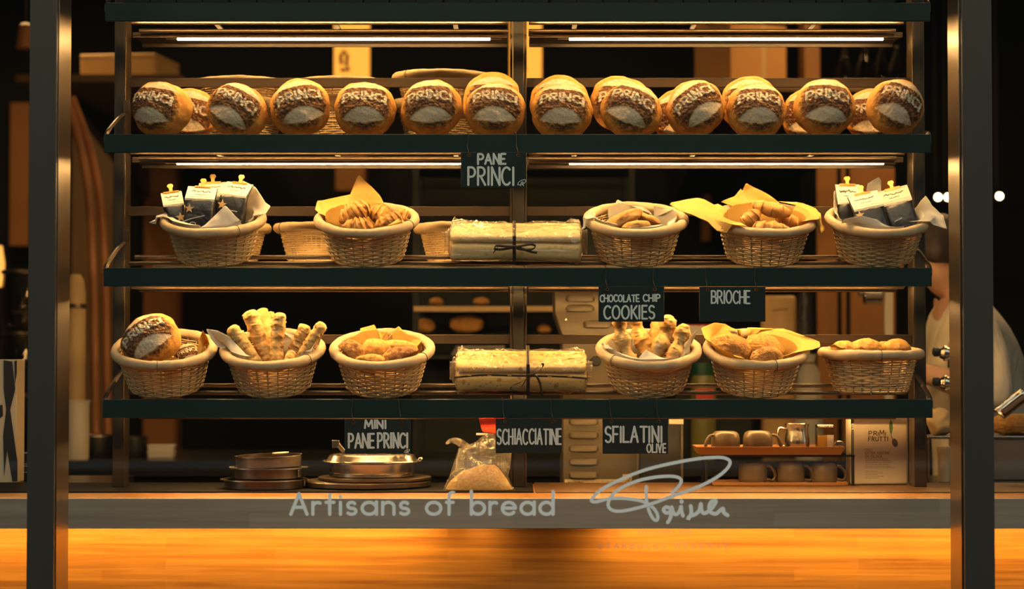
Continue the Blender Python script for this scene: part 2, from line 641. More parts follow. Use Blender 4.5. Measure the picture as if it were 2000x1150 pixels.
def mullion(name, xa, xb, inner):
    """face from xa to xb; inner = +1 when the deep side faces right"""
    z0, z1 = 0.45, 2.75
    o = struct(MB().box(xa + 0.001, xb - 0.001, -0.425, -0.293, z0, z1).build(name, M_FIN, bevel=0.0015))
    a = MB().box(xa, xb, -0.45, -0.436, z0, z1).build('face_plate', M_FACEPLATE, o, bevel=0.0015)
    b = MB().box(xa + 0.002, xb - 0.002, -0.436, -0.425, z0, z1).build('gasket', M_GASKET, o)
    e = xb if inner > 0 else xa
    c = MB().box(e - 0.0035, e + 0.0015, -0.4305, -0.4265, z0, z1).build('edge_bead', M_FIN, o, bevel=0.0006)


XA, XB = P(55, 575, -.45).x, P(107.5, 575, -.45).x
XC, XD = P(1882, 575, -.45).x, P(1940, 575, -.45).x
mullion('trim_1', XA, XB, 1)
mullion('trim_2', XC, XD, -1)
for i, (a, b) in enumerate(((-3.5, XA + .004), (XB - .004, XC + .004), (XD - .004, 3.5))):
    struct(MB().box(a, b, -0.436, -0.429, 0.45, 2.75).build('window_%d' % (i + 1), M_GLASS, smooth=0))

# lettering stuck on the outside of the middle pane
YG = -0.4368
M_VINYL = mat('pale_grey_vinyl', (0.80, 0.84, 0.80), 0.6)
M_VINYL_DIM = mat('clear_frosted_vinyl', (0.50, 0.37, 0.34), 0.7, alpha=0.5)
def glass_words(words, m, label, name='window_lettering'):
    t = thing(name, label, 'lettering', P(words[0][1], words[0][3], YG))
    for (s, x0, x1, yb, yt, w, gap) in words:
        mb = MB()
        px_text(mb, s, x0, x1, yb, yt, w, YG, gap=gap)
        mb.build('word', m, t, world=True, smooth=0, fix=False)


glass_words([('Artisans', 568, 799, 1004, 964, 3.3, .235), ('of', 833, 886, 1004, 964, 3.3, .235), ('bread', 920, 1081, 1004, 964, 3.3, .235)], M_VINYL, 'pale grey words Artisans of bread stuck on the window glass')

SIG = [[(1262, 950), (1262.5, 975), (1266, 992), (1270, 1003), (1276, 1013), (1282, 1016), (1285, 1011), (1283, 1002), (1276, 992), (1266, 984), (1252, 978), (1236, 975), (1218, 973), (1200, 973), (1186, 974), (1172, 978), (1161, 980), (1155, 977), (1160, 969), (1176, 955), (1200, 942), (1236, 926), (1272, 914), (1320, 903), (1368, 895), (1404, 893), (1420, 896), (1426, 903), (1420, 915), (1404, 929), (1380, 943), (1350, 956), (1312, 969), (1274, 983), (1240, 993), (1212, 998), (1196, 996), (1188, 988), (1190, 976), (1200, 962), (1218, 950), (1248, 938), (1284, 931), (1314, 930), (1328, 934), (1330, 941), (1324, 951), (1312, 962)],
       [(1308, 992), (1301, 990), (1296, 995), (1300, 1001), (1308, 1000), (1312, 992), (1311, 1004), (1308, 1014), (1304, 1020)],
       [(1312, 990), (1316, 1002), (1322, 1004), (1328, 996), (1330, 988), (1331, 998), (1334, 1007)], [(1331, 979), (1331.4, 979.4)],
       [(1349, 988), (1350, 1002), (1344, 1014), (1347, 1008), (1358, 1004), (1366, 996), (1369, 983), (1370, 996), (1375, 1002), (1384, 998), (1392, 990), (1398, 980), (1396, 977), (1389, 980), (1385, 990), (1388, 1000), (1398, 1003), (1406, 997), (1412, 993), (1414, 1001), (1421, 1006)]]


def spline(pts, k=6):
    out = []
    n = len(pts)
    for i in range(n - 1):
        p0, p1, p2, p3 = pts[max(i - 1, 0)], pts[i], pts[i + 1], pts[min(i + 2, n - 1)]
        for j in range(k):
            t = j / k
            out.append(tuple(0.5 * (2 * p1[c] + (p2[c] - p0[c]) * t + (2 * p0[c] - 5 * p1[c] + 4 * p2[c] - p3[c]) * t * t + (3 * p1[c] - p0[c] - 3 * p2[c] + p3[c]) * t ** 3) for c in range(len(p1))))
    out.append(tuple(pts[-1]))
    return out


mb = MB()
for l, w in zip(SIG, (3.2, 3.6, 3.6, 4.2, 3.8)):
    ribbon(mb, spline(l), w, lambda a, b: P(a, b, YG))
tag(mb.build('window_signature', M_VINYL, smooth=0, fix=False), 'pale grey looping handwritten signature stuck on the window glass', 'lettering')
glass_words([('STARBUCKS', 1169, 1300, 1071, 1060, 1.0, .52), ('RESERVE', 1319, 1424, 1071, 1060, 1.0, .52)], M_VINYL_DIM, 'faint pinkish line of spaced capitals low on the window glass', 'window_small_lettering')
glass_words([('EXCLUSIVELY', 1247, 1318, 1042, 1035, 0.7, .45), ('FOR', 1329, 1351, 1042, 1035, 0.7, .45)], M_VINYL_DIM, 'barely readable tiny capitals just under the handwritten signature', 'window_small_lettering')

# ------------------------------------------------------------------ counter
M_NOSE = wood_mat('hazed_walnut_edge', (0.52, 0.40, 0.30), (0.33, 0.245, 0.18), (0.62, 0.034), 0.5, 3.1, grain=1.1)  # grey of the glass reflection haze put into the wood colour
M_TOP = wood_mat('walnut_top', (0.66, 0.29, 0.07), (0.46, 0.19, 0.045), (0.9, 0.05), 0.35, 1.7)
M_PANEL = wood_mat('amber_panel', (0.66, 0.30, 0.045), (0.30, 0.112, 0.014), (0.42, 0.026), 0.38, 0.4, grain=1.45)
M_DARKM = mat('black_mat', (0.010, 0.008, 0.006), 0.8, 0, 0.15)
ct = thing('counter', 'long wooden counter with grey brown edge and glowing amber front panel', 'counter', (0, 0, 0.0))
MB().box(-3.3, 3.3, -0.132, 0.39, 0.940, 1.000).build('counter_top', M_TOP, ct, bevel=0.001)
MB().box(-3.3, 3.3, -0.150, -0.1325, 0.9285, 0.9995).build('front_edge', M_NOSE, ct, bevel=0.0015)
MB().box(-3.3, 3.3, -0.012, 0.02, 0.12, 0.939).build('front_panel', M_PANEL, ct)
MB().box(-3.3, 3.3, 0.04, 0.38, 0.0, 0.12).build('plinth', M_DARKM, ct)
M_LED = lamp_mat('under_counter_led', (1.0, 0.58, 0.20), COUNTER_LAMP)
for a, b in ((-160, 850), (920, 958), (1176, 2160)):
    x0, x1 = P(a, 1031, -.075).x, P(b, 1031, -.075).x
    ls = MB().box(x0, x1, -0.092, -0.066, 0.9388, 0.9395).build('light_strip', M_LED, ct)
mb = MB().box(P(-300, 955, .3).x, P(1040, 955, .3).x, 0.035, 0.386, 1.0005, 1.0035)
tag(mb.build('counter_mat', M_DARKM, bevel=0.001), 'flat black mat on the counter under the pans', 'mat')
M_BOARD = wood_mat('dark_board', (0.20, 0.095, 0.03), (0.12, 0.055, 0.016), (1.4, 0.2), 0.4, 5.5)
mb = MB().box(P(1046, 955, .03).x, 3.2, 0.03, 0.386, 1.0005, 1.0035)
tag(mb.build('wooden_board', M_BOARD, bevel=0.0015), 'long flat brown board covering the right half of the counter', 'board')

# ------------------------------------------------------------------ bread rack
M_STEEL = mat('dark_bronze_steel', (0.110, 0.082, 0.056), 0.36, 0.8)
M_LIP = mat('black_teal_lacquer', (0.010, 0.031, 0.030), 0.38, 0.0, 0.35, var=(4, 0.5, (0.008, 0.022, 0.023)))
M_POSTD = mat('black_post_steel', (0.040, 0.038, 0.032), 0.4, 0.5)
LIP = [5, 262, 523, 780]
LZ = [P(1000, y, 0.0).z for y in LIP]                 # top of each front edge
LB = [P(1000, y + 36, 0.0).z for y in LIP]            # its bottom
XL, XR = P(202, 540, 0).x, P(1820, 540, 0).x
PXL0, PXL1 = P(222, 400, .20).x, P(244.5, 400, .20).x  # left post
PXR0, PXR1 = P(1783, 400, .20).x, P(1807, 400, .20).x
PXC0, PXC1 = P(1002, 400, .20).x, P(1023, 400, .20).x
ZT = 2.42
rack = thing('bread_rack', 'tall dark metal bread rack with four shelves and teal black front edges', 'shelving rack', ((XL + XR) / 2, .24, 1.0))


def part(mb, name, m, **kw):
    return mb.build(name, m, rack, world=True, **kw)


for z0, z1 in zip(LB, LZ):
    part(MB().box(XL, XR, 0.0, 0.010, z0, z1), 'shelf_edge', M_LIP, bevel=0.001)
for i, (a, b) in enumerate(((PXL0, PXL1), (PXR0, PXR1))):
    s = 1 if i == 0 else -1
    p = part(MB().box(a, b, 0.20, 0.275, 1.0038, ZT), 'post', M_STEEL, bevel=0.0012)
    # dark front channel of the post
    mb = MB().box(a + .004, b - .004, 0.1965, 0.2005, 1.10, ZT)
    mb.build('channel', M_POSTD, p, world=True)
p = part(MB().box(PXC0, PXC1, 0.20, 0.275, 1.0038, ZT), 'post', M_POSTD, bevel=0.0012)
for a, b in ((PXC0 - .0075, PXC0 - .001), (PXC1 + .001, PXC1 + .0075)):
    MB().box(a, b, 0.21, 0.29, 1.0038, ZT).build('flange', M_STEEL, p, world=True, bevel=0.0008)
TR = [(0.028, 0.0016), (0.080, 0.0205), (0.128, 0.038)]   # tray rods: depth and height over the front edge
for k in range(4):
    zt, zb = LZ[k], LB[k]
    for (y, h) in TR:
        zz = zt - .012 if k == 0 else zt + h - .006
        if k == 1:                       # the loaf shelf is nearly flat
            y, zz = ((.028, zt - .0130), (.080, zt - .0130), (.150, zt - .004))[TR.index((y, h))]
        part(MB().tube([(XL + .04 + y * .1, y, zz), (XR - .04 - y * .1, y, zz)], .0052, 10), 'tray_rod', M_STEEL, smooth=60)
    for y, dz in ((0.055, .004), (0.16, .001), (0.186, -.0042)):
        for a, b in ((XL + .055, PXC0 - .012), (PXC1 + .012, XR - .055)):
            part(MB().tube([(a, y, zb + dz), (b, y, zb + dz)], .0048, 8), 'under_rod', M_STEEL, smooth=60)
    for q in range(6):
        xx = XL + .25 + q * .30
        part(MB().box(xx, xx + .012, 0.046, .24, zb + .010, zb + .014), 'cross_bar', M_STEEL)
    # rail that stops the bread at the back
    if k:
        zr0, zr1 = P(1000, (0, 170.5, 421.5, 671.5)[k], .225).z, P(1000, (0, 152.5, 403.5, 653.5)[k], .225).z
        for a, b in ((PXL1 + .004, PXC0 - .008), (PXC1 + .008, PXR0 - .002)):
            part(MB().box(a, b, .222, .232, zr0, zr1), 'back_rail', M_STEEL, bevel=0.001)
    for x0, x1, s in ((XL, PXL0 + .01, 1), (XR, PXR1 - .01, -1)):
        pts = [(x0 + s * .006, .0145, zt - .02), (x0 + s * .007, .018, zt + .004), (x0 + s * .012, .06, zt + .028), (x0 + s * .016, .13, zt + .056), (x0 + s * .018, .194, zt + .074)]
        if k == 1 and s == -1:
            pts = pts[:2] + [(x0 + s * .008, .045, zt + .010)]
        part(MB().tube([(px_ - s * .004, py_, pz_) for px_, py_, pz_ in spline(pts, 5)], .0060, 4, flat=0.5), 'tray_bracket', M_STEEL)
        part(MB().box(min(x0 + s * .010, x0 + s * .026), max(x0 + s * .010, x0 + s * .026), .188, .1965, zt + .075, zt + .105), 'bracket_plate', M_STEEL, bevel=.001)
    # short arms that carry the shelf forward from the posts
    for a, b in ((PXL0, PXL1), (PXC0, PXC1), (PXR0, PXR1)):
        part(MB().box(max(a + .004, XL + .002), min(b - .004, XR - .002), .0105, .1955, zb + .030, zb + .038), 'shelf_arm', M_POSTD)

# strip lamps under the shelves, two to each
M_HOUSE = mat('lamp_housing', (0.07, 0.055, 0.038), 0.5, 0.4)
M_LENS = [lamp_mat('strip_lamp_glow', LAMP, REAR_LAMP * q) for q in (1, 1, 1, .7)]
HALF = [(P(262, 60, .3).x, P(990, 60, .3).x), (P(1034, 60, .3).x, P(1760, 60, .3).x)]
GLOW = [(P(347, 60, .3).x, P(957, 60, .3).x), (P(1112, 60, .3).x, P(1724, 60, .3).x)]
WHERE = ['topmost shelf above the round loaves', 'shelf carrying the row of round loaves', 'shelf carrying the croissant basket', 'lowest shelf above the counter']
for k in range(4):
    for h in range(2):
        z = LB[k]
        x0, x1 = HALF[h]
        g0, g1 = GLOW[h]
        if True:
            t = thing('strip_light', 'warm strip lamp under the ' + ('left' if h == 0 else 'right') + ' half of the ' + WHERE[k], 'strip light', ((x0 + x1) / 2, .3, z), group='strip lamps under the bread rack shelves')
            mb = MB().box(x0, x1, .280, .425, z + .008, z + .016)
            mb.box(x0, x1, .280, .284, z + .002, z + .008).box(x0, x1, .421, .425, z - .001, z + .008)
            mb.build('housing', M_HOUSE, t, world=True, bevel=.0008)
            MB().tube([(g0, .30, z + .003), (g1, .30, z + .003)], .0046, 10).build('glowing_tube', M_LENS[k], t, world=True, smooth=60)
            for e0, e1 in ((g0 - .03, g0 - .001), (g1 + .001, g1 + .03)):
                MB().box(e0, e1, .294, .306, z - .001, z + .0078).build('end_cap', M_HOUSE, t, world=True, bevel=.001)

# a second row of strips hidden close behind the front edges lights the bread from above
M_LENS2 = [lamp_mat('front_strip_glow', LAMP, FRONT_LAMP * q) for q in (1.0, .92, 1.0, .58)]
for k in range(4):
    for h in range(2):
        z = LB[k]
        x0, x1 = ((XL + .05, PXC0 - .012), (PXC1 + .012, XR - .05))[h]
        t = thing('front_strip_light', 'slim strip lamp behind the ' + ('left' if h == 0 else 'right') + ' front edge of the ' + ('topmost shelf', 'loaf shelf', 'third shelf', 'lowest shelf')[k], 'strip light', ((x0 + x1) / 2, .026, z), group='slim strip lamps behind the shelf edges')
        MB().box(x0, x1, .0135, .040, z + .021, z + .026).build('housing', M_HOUSE, t, world=True, bevel=.0008)
        MB().tube([(x0 + .02, .027, z + .0165), (x1 - .02, .027, z + .0165)], .0036, 10).build('glowing_tube', M_LENS2[k], t, world=True, smooth=60)
# ------------------------------------------------------------------ bread materials
def bread_mat(name, golden, brown, flour, bump=(90, 0.5, 0.002), fine=(420, 0.25)):
    """crust colours follow the 'crust' attribute: R = flour, G = dark bake, B = stencilled flour"""
    m = bpy.data.materials.new(name)
    m.use_nodes = True
    nt = m.node_tree
    b = nt.nodes['Principled BSDF']
    b.inputs['Roughness'].default_value = 0.62
    b.inputs['Specular IOR Level'].default_value = 0.3
    at = N(nt, 'ShaderNodeAttribute', attribute_name='crust')
    sp = N(nt, 'ShaderNodeSeparateColor')
    nt.links.new(at.outputs['Color'], sp.inputs['Color'])
    tc = N(nt, 'ShaderNodeTexCoord')

    def noise(scale, detail=5, dist=0.0):
        n = N(nt, 'ShaderNodeTexNoise')
        n.inputs['Scale'].default_value = scale
        n.inputs['Detail'].default_value = detail
        n.inputs['Distortion'].default_value = dist
        nt.links.new(tc.outputs['Object'], n.inputs['Vector'])
        return n.outputs['Fac']

    def mad(a, k, c, clamp=False, add=None):
        q = N(nt, 'ShaderNodeMath', operation='MULTIPLY_ADD', use_clamp=clamp)
        nt.links.new(a, q.inputs[0])
        if isinstance(k, float):
            q.inputs[1].default_value = k
        else:
            nt.links.new(k, q.inputs[1])
        if isinstance(c, float):
            q.inputs[2].default_value = c
        else:
            nt.links.new(c, q.inputs[2])
        return q.outputs['Value']

    def mix(f, a, bb):
        q = N(nt, 'ShaderNodeMix', data_type='RGBA')
        nt.links.new(f, q.inputs['Factor'])
        for s, v in (('A', a), ('B', bb)):
            if isinstance(v, tuple):
                q.inputs[s].default_value = (*v, 1)
            else:
                nt.links.new(v, q.inputs[s])
        return q.outputs['Result']

    big = noise(28, 4, 0.4)
    c0 = mix(mad(big, 2.4, -0.7, True), golden, tuple(g * k for g, k in zip(golden, (0.72, 0.60, 0.5))))
    mid = noise(110, 4, 0.3)
    dk = mad(sp.outputs['Green'], 1.35, mad(mid, 1.9, -1.30), True)
    c1 = mix(dk, c0, brown)
    spk = noise(150, 5)
    fl = mad(sp.outputs['Red'], 1.35, mad(spk, 1.7, -1.22), True)
    c2 = mix(fl, c1, flour)
    st = mad(sp.outputs['Blue'], 1.7, mad(noise(90, 4), 1.3, -1.0), True)
    c3 = mix(st, c2, tuple(min(1, f * 1.03) for f in flour))
    nt.links.new(c3, b.inputs['Base Color'])
    v = N(nt, 'ShaderNodeTexVoronoi')
    v.inputs['Scale'].default_value = bump[0] * 1.9
    nt.links.new(tc.outputs['Object'], v.inputs['Vector'])
    rough = mad(v.outputs['Distance'], sp.outputs['Green'], mad(noise(bump[0], 6), 0.9, 0.0))
    h = mad(noise(fine[0], 3), fine[1], rough)
    bp = N(nt, 'ShaderNodeBump')
    bp.inputs['Strength'].default_value = bump[1]
    bp.inputs['Distance'].default_value = bump[2]
    nt.links.new(h, bp.inputs['Height'])
    nt.links.new(bp.outputs['Normal'], b.inputs['Normal'])
    return m


FLOUR = (0.60, 0.51, 0.37)
M_LOAF = bread_mat('floured_crust', (0.80, 0.41, 0.085), (0.115, 0.046, 0.016), FLOUR, (80, 0.9, 0.0032))
M_ROLL = bread_mat('golden_crust', (0.68, 0.36, 0.085), (0.20, 0.075, 0.02), FLOUR, (120, 0.5, 0.002))
M_CROIS = bread_mat('flaky_pastry', (0.66, 0.34, 0.085), (0.30, 0.115, 0.028), FLOUR, (160, 0.45, 0.0016))
M_BRIO = bread_mat('glossy_brioche', (0.68, 0.36, 0.09), (0.22, 0.07, 0.016), FLOUR, (50, 0.15, 0.001))
M_BRIO.node_tree.nodes['Principled BSDF'].inputs['Roughness'].default_value = 0.36
M_STICK = bread_mat('breadstick_crust', (0.78, 0.50, 0.17), (0.46, 0.20, 0.05), FLOUR, (120, 0.55, 0.002))
M_SESAME = bread_mat('sesame_crust', (0.70, 0.40, 0.11), (0.34, 0.14, 0.032), (0.78, 0.56, 0.24), (330, 0.9, 0.002))
M_COOKIE = bread_mat('pale_biscuit', (0.70, 0.40, 0.12), (0.38, 0.16, 0.04), FLOUR, (140, 0.4, 0.0015))


def set_crust(me, cols):
    a = me.color_attributes.new('crust', 'FLOAT_COLOR', 'POINT')
    a.data.foreach_set('color', np.array([(c[0], c[1], c[2], 1) for c in cols], dtype=np.float32).ravel())


# ------------------------------------------------------------------ round stencilled loaf
STEN, STENW = text_lines('PRINCI', 0.26)
SEGS = [(np.array(a), np.array(b)) for l in STEN for a, b in zip(l[:-1], l[1:])]


def stencil_dist(x, y):
    best = 9.0
    for a, b in SEGS:
        d = b - a
        t = ((x - a[0]) * d[0] + (y - a[1]) * d[1]) / max(1e-9, d[0] ** 2 + d[1] ** 2)
        t = min(1, max(0, t))
        q = math.hypot(x - a[0] - t * d[0], y - a[1] - t * d[1])
        best = min(best, q)
    return best


def loaf_mesh(name, seed, R=0.076, top=0.062, under=0.040, letters=True):
    nr, nf = 92, 168
    mb = MB()
    rows, cols = [], []
    for i in range(nr + 1):
        th = math.pi * (i / nr) ** 0.92
        row = []
        for k in range(nf):
            ph = 2 * math.pi * k / nf
            s, c = math.sin(th), math.cos(th)
            rr = R * (abs(s) ** 0.86)
            x, y = rr * math.cos(ph), rr * math.sin(ph)
            z = top * (abs(c) ** 0.95) if c > 0 else -under * (abs(c) ** 0.6)
            lump = 1 + 0.085 * nz(x, y, z, 15, seed) + 0.03 * nz(x, y, z, 45, seed + 3)
            x, y, z = x * lump, y * lump, z * lump
            u, v = x / R, y / R
            front = 1.0 if c > 0.0 else 0.0
            w1 = 0.05 * nz(u, v, 0, 5, seed + 9)
            dark = (1 - smooth01(0.74, 1.0, math.hypot(u / 0.98, (v + 0.06) / 0.97) + w1)) * front
            arch = -0.16 * u * u
            lo = abs(v - (-0.50 + arch * .5)) / max(0.03, 0.27 * (1 - (u / 0.70) ** 2)) if abs(u) < 0.69 else 9
            hi = abs(v - (0.66 + arch * 1.8)) / max(0.03, 0.16 * (1 - (u / 0.78) ** 2)) if abs(u) < 0.77 else 9
            fl_lo = 1 - smooth01(0.75, 1.1, lo + w1)
            fl_hi = 1 - smooth01(0.75, 1.15, hi + w1)
            flour = max(fl_lo, fl_hi * 0.95) * front
            st = 0.0
            if letters and front and abs(u) < 0.8 and -0.25 < v - arch < 0.46:
                tx, ty = (u + 0.66) / 1.32 * STENW, (v - arch * 1.2 - 0.02) / 0.29
                d = stencil_dist(tx, ty)
                st = (1 - smooth01(0.07, 0.17, d + 0.035 * nz(u, v, 1, 14, seed))) * (0.80 + 0.45 * nz(u, v, 2, 4, seed + 30))
            smear = max(0.0, nz(u, v, 0, 6, seed + 20)) * 0.5 * front * dark
            # slashes: one edge lifts, the floured cut lies a little lower
            rough = dark * (1 - flour) * (0.0026 * nz(x, y, z, 125, seed + 4) + 0.0014 * nz(x, y, z, 280, seed + 5))
            lift = 0.0030 * (1 - flour) * dark + 0.0011 * st + rough + 0.0007 * nz(x, y, z, 90, seed + 6)
            nrm = Vector((x, y, z * 1.4)).normalized() if (x or y or z) else Vector((0, 0, 1))
            p = Vector((x, y, z)) + nrm * lift
            row.append(p)
            cols.append((min(1, flour * 0.92 + smear * 0.4), min(1, dark * (1 - 0.7 * flour)), st))
        rows.append(row)
    mb.grid(rows, wrap=True)
    me = mb.mesh(name, 180)
    set_crust(me, cols)
    me.materials.append(M_LOAF)
    return me


LOAVES = [loaf_mesh('round_loaf', s, letters=(s != 4)) for s in (1, 2, 3, 4)]
LOAF_GROUP = 'round loaves with a flour stencil on the second shelf'


def loaf(px, py, Y, yaw, pitch, roll, var, label, sc=(1, 1, 1), group=LOAF_GROUP):
    o = link('round_loaf', LOAVES[var])
    R = Matrix.Rotation(math.radians(yaw), 4, 'Z') @ Matrix.Rotation(math.radians(90 - pitch + 11), 4, 'X') @ Matrix.Rotation(math.radians(roll), 4, 'Z')
    o.location = P(px, py, Y)
    o.rotation_euler = R.to_euler()
    o.scale = sc
    return tag(o, label, 'bread', group)


S1 = (1.0, 0.92, 1.0)
loaf(316, 214, .086, -18, 26, -8, 0, 'round stencilled loaf at the left end of the front row, turned to the left', S1)
loaf(462, 217, .086, 4, 26, -30, 1, 'round loaf second from the left, its flour bands sloping down right', S1)
loaf(586, 211, .086, 4, 24, 13, 2, 'round loaf third from the left, darkest face, flour letters rising to the right', (1, .95, 1))
loaf(713, 215, .086, 2, 28, -2, 0, 'round loaf fourth from the left, level flour bands, beside the darkest loaf', S1)
loaf(841, 212, .086, 0, 26, 3, 1, 'round loaf fifth from the left, left neighbour of the loaf above the hanging sign', (1, .95, 1))
loaf(967, 216, .080, 0, 30, -3, 2, 'round loaf just above the hanging pane sign, front one of two', S1)
loaf(962, 198, .177, 0, 14, 0, 3, 'golden loaf leaning behind the loaf above the hanging sign, no letters seen', (1, .96, .62))
loaf(1097, 219, .080, 0, 30, -4, 0, 'round loaf right of the centre post, front one of two, large floured patch', S1)
loaf(1092, 202, .184, 0, 14, 0, 2, 'golden loaf peeking over the front loaf right of the centre post', (1, .94, .72))
loaf(1231, 217, .080, 3, 28, -24, 1, 'round loaf tilted clockwise, front one of the second pair right of the post', S1)
loaf(1212, 202, .184, -3, 14, -5, 0, 'golden loaf peeking over the tilted loaf, floured top bright', (1, .93, .72))
loaf(1358, 213, .086, -4, 26, 36, 2, 'round loaf fourth from the right, its flour bands rising steeply right', (.98, .93, 1))
loaf(1477, 218, .080, 2, 30, -2, 0, 'round loaf third from the right, front one of two, level flour bands', (.96, .92, 1))
loaf(1462, 202, .184, 0, 14, 6, 1, 'golden loaf with clear flour letters peeking over the third loaf from the right', (.98, .93, .72))
loaf(1608, 211, .086, 3, 26, -4, 1, 'round loaf second from the right in front, crisp flour letters and smooth patch', (1, .97, 1))
loaf(1748, 210, .084, 8, 24, -28, 2, 'dark round loaf at the right end of the front row, letters sloping down', (.93, .95, 1))
loaf(370, 222, .184, 10, 13, -12, 1, 'golden loaf half hidden behind the leftmost round loaf', (.92, .88, .72))
loaf(1574, 226, .184, -12, 13, 0, 3, 'golden loaf half hidden behind the loaf second from the right', (.8, .86, .72))
loaf(1702, 224, .184, -6, 13, 0, 1, 'golden loaf half hidden left of the dark loaf at the right end', (.92, .90, .72))
loaf(1326, 226, .184, -10, 13, 12, 3, 'golden loaf half hidden behind the loaf with steeply rising bands', (.9, .86, .72))

# ------------------------------------------------------------------ wicker basket
BH, BR0, BR1 = 0.098, 0.088, 0.114
M_WICKER = mat('pale_wicker', (0.66, 0.47, 0.23), 0.55, var=(38, 0.75, (0.44, 0.28, 0.115)), bump=(260, 0.35, 0.0012))
M_RIM = mat('pale_wicker_rim', (0.58, 0.43, 0.24), 0.65, var=(30, 0.7, (0.40, 0.27, 0.13)), bump=(120, 0.4, 0.002))


def basket_meshes():
    mb = MB()
    ns = 26
    rows = 16
    k = 8
    for j in range(rows):
        z = 0.005 + (BH - 0.012) * j / (rows - 1)
        pts = []
        for q in range(ns * k):
            a = 2 * math.pi * q / (ns * k)
            r = BR0 + (BR1 - BR0) * (z / BH) ** 0.9
            r += 0.0019 * math.cos(ns / 2 * a + math.pi * j) + 0.0006 * nz(math.cos(a), math.sin(a), z * 40, 3, 1)
            dz = 0.0007 * nz(math.cos(a) * 2, math.sin(a) * 2, j, 2, 5)
            pts.append((r * math.cos(a), r * math.sin(a), z + dz))
        mb.tube(pts, 0.00225, 5, closed=True)
    for q in range(ns):
        a = 2 * math.pi * q / ns
        mb.tube([((BR0 + (BR1 - BR0) * (t ** .9)) * math.cos(a), (BR0 + (BR1 - BR0) * (t ** .9)) * math.sin(a), BH * t) for t in (0.01, .25, .5, .75, 1.0)], 0.0021, 5)
    weave = mb.mesh('woven_side', 60)
    mb = MB()
    pts, rr = [], []
    for q in range(110):
        a = 2 * math.pi * q / 110
        r = 0.1195 + 0.0016 * nz(math.cos(a), math.sin(a), 0, 2.2, 8)
        pts.append((r * math.cos(a), r * math.sin(a), BH + 0.002 * nz(math.cos(a), math.sin(a), 3, 2.0, 9)))
        rr.append(0.0122 * (1 + 0.12 * nz(math.cos(a), math.sin(a), 6, 5, 2) + 0.06 * nz(math.cos(a), math.sin(a), 6, 16, 2)))
    mb.tube(pts, rr, 12, closed=True)
    rim = mb.mesh('rim', 180)
    mb = MB()
    a = math.radians(-58)
    c = Vector((0.1195 * math.cos(a), 0.1195 * math.sin(a), BH))
    e = Vector((math.cos(a), math.sin(a), 0))
    mb.tube([c + (e * math.cos(t) + Vector((0, 0, 1)) * math.sin(t)) * .0131 for t in [2 * math.pi * i / 18 for i in range(18)]], 0.0008, 5, closed=True)
    tie = mb.mesh('rim_tie', 60)
    mb = MB()
    mb.lathe([(0.0005, 0.0), (BR0 - .002, 0.0), (BR0 + .001, 0.003), (BR0 - .002, 0.006), (0.0005, 0.006)], 48)
    base = mb.mesh('basket_base', 40)
    for me, m in ((weave, M_WICKER), (rim, M_RIM), (tie, mat('dark_tie', (0.07, 0.05, 0.03), 0.6)), (base, M_WICKER)):
        me.materials.append(m)
    return weave, rim, tie, base


B_MESH = basket_meshes()
TILT = math.radians(20)


def basket(px, zbase, Y, tilt, spin, label, group='wicker baskets on the bread rack'):
    X = P(px, 690 - (zbase + .09 - CAM_Z) / M(Y), Y).x
    t = thing('wicker_basket', label, 'basket', (X, Y, zbase), (0, 0, 0), group)
    t.rotation_euler = (Matrix.Rotation(tilt, 4, 'X') @ Matrix.Rotation(math.radians(spin), 4, 'Z')).to_euler()
    w = link('woven_side', B_MESH[0], None, t)
    r = link('rim', B_MESH[1], None, t)
    link('rim_tie', B_MESH[2], None, r)
    link('basket_base', B_MESH[3], None, t)
    t['frame'] = 0
    del t['frame']
    return t, Matrix.Translation((X, Y, zbase)) @ Matrix.Rotation(tilt, 4, 'X')


BK = {}
for key, k, px, spin, lab in (
        ('bags_left', 2, 420, 5, 'wicker basket of dark blue bags at the left end of the third shelf'),
        ('croissant', 2, 718, 33, 'wicker basket lined with yellow paper and filled with flaky croissants'),
        ('cookie', 2, 1240, 40, 'wicker basket with white paper and pale biscuits, right of the wrapped bread'),
        ('brioche', 2, 1490, 80, 'wicker basket with wide yellow paper wings and glossy brioches'),
        ('bags_right', 2, 1710, 45, 'wicker basket of dark blue bags at the right end of the third shelf'),
        ('loaf', 3, 325, -30, 'wicker basket holding one big round loaf, left end of the lowest shelf'),
        ('stick_left', 3, 535, 20, 'wicker basket of seeded breadsticks beside the basket of the big loaf'),
        ('roll', 3, 748, 28, 'wicker basket of browned rolls left of the lower wrapped flatbread'),
        ('stick_right', 3, 1265, -80, 'wicker basket of twisted breadsticks under the cookies sign'),
        ('sesame', 3, 1473, -15, 'wicker basket of sesame buns under the brioche sign'),
):
    BK[key] = basket(px, LZ[k] + .0305, .108, TILT, spin, lab)
BK['bun'] = basket(1700, LZ[3] + .0155, .108, math.radians(3), -30, 'wicker basket standing level with pale buns, right end of the lowest shelf')

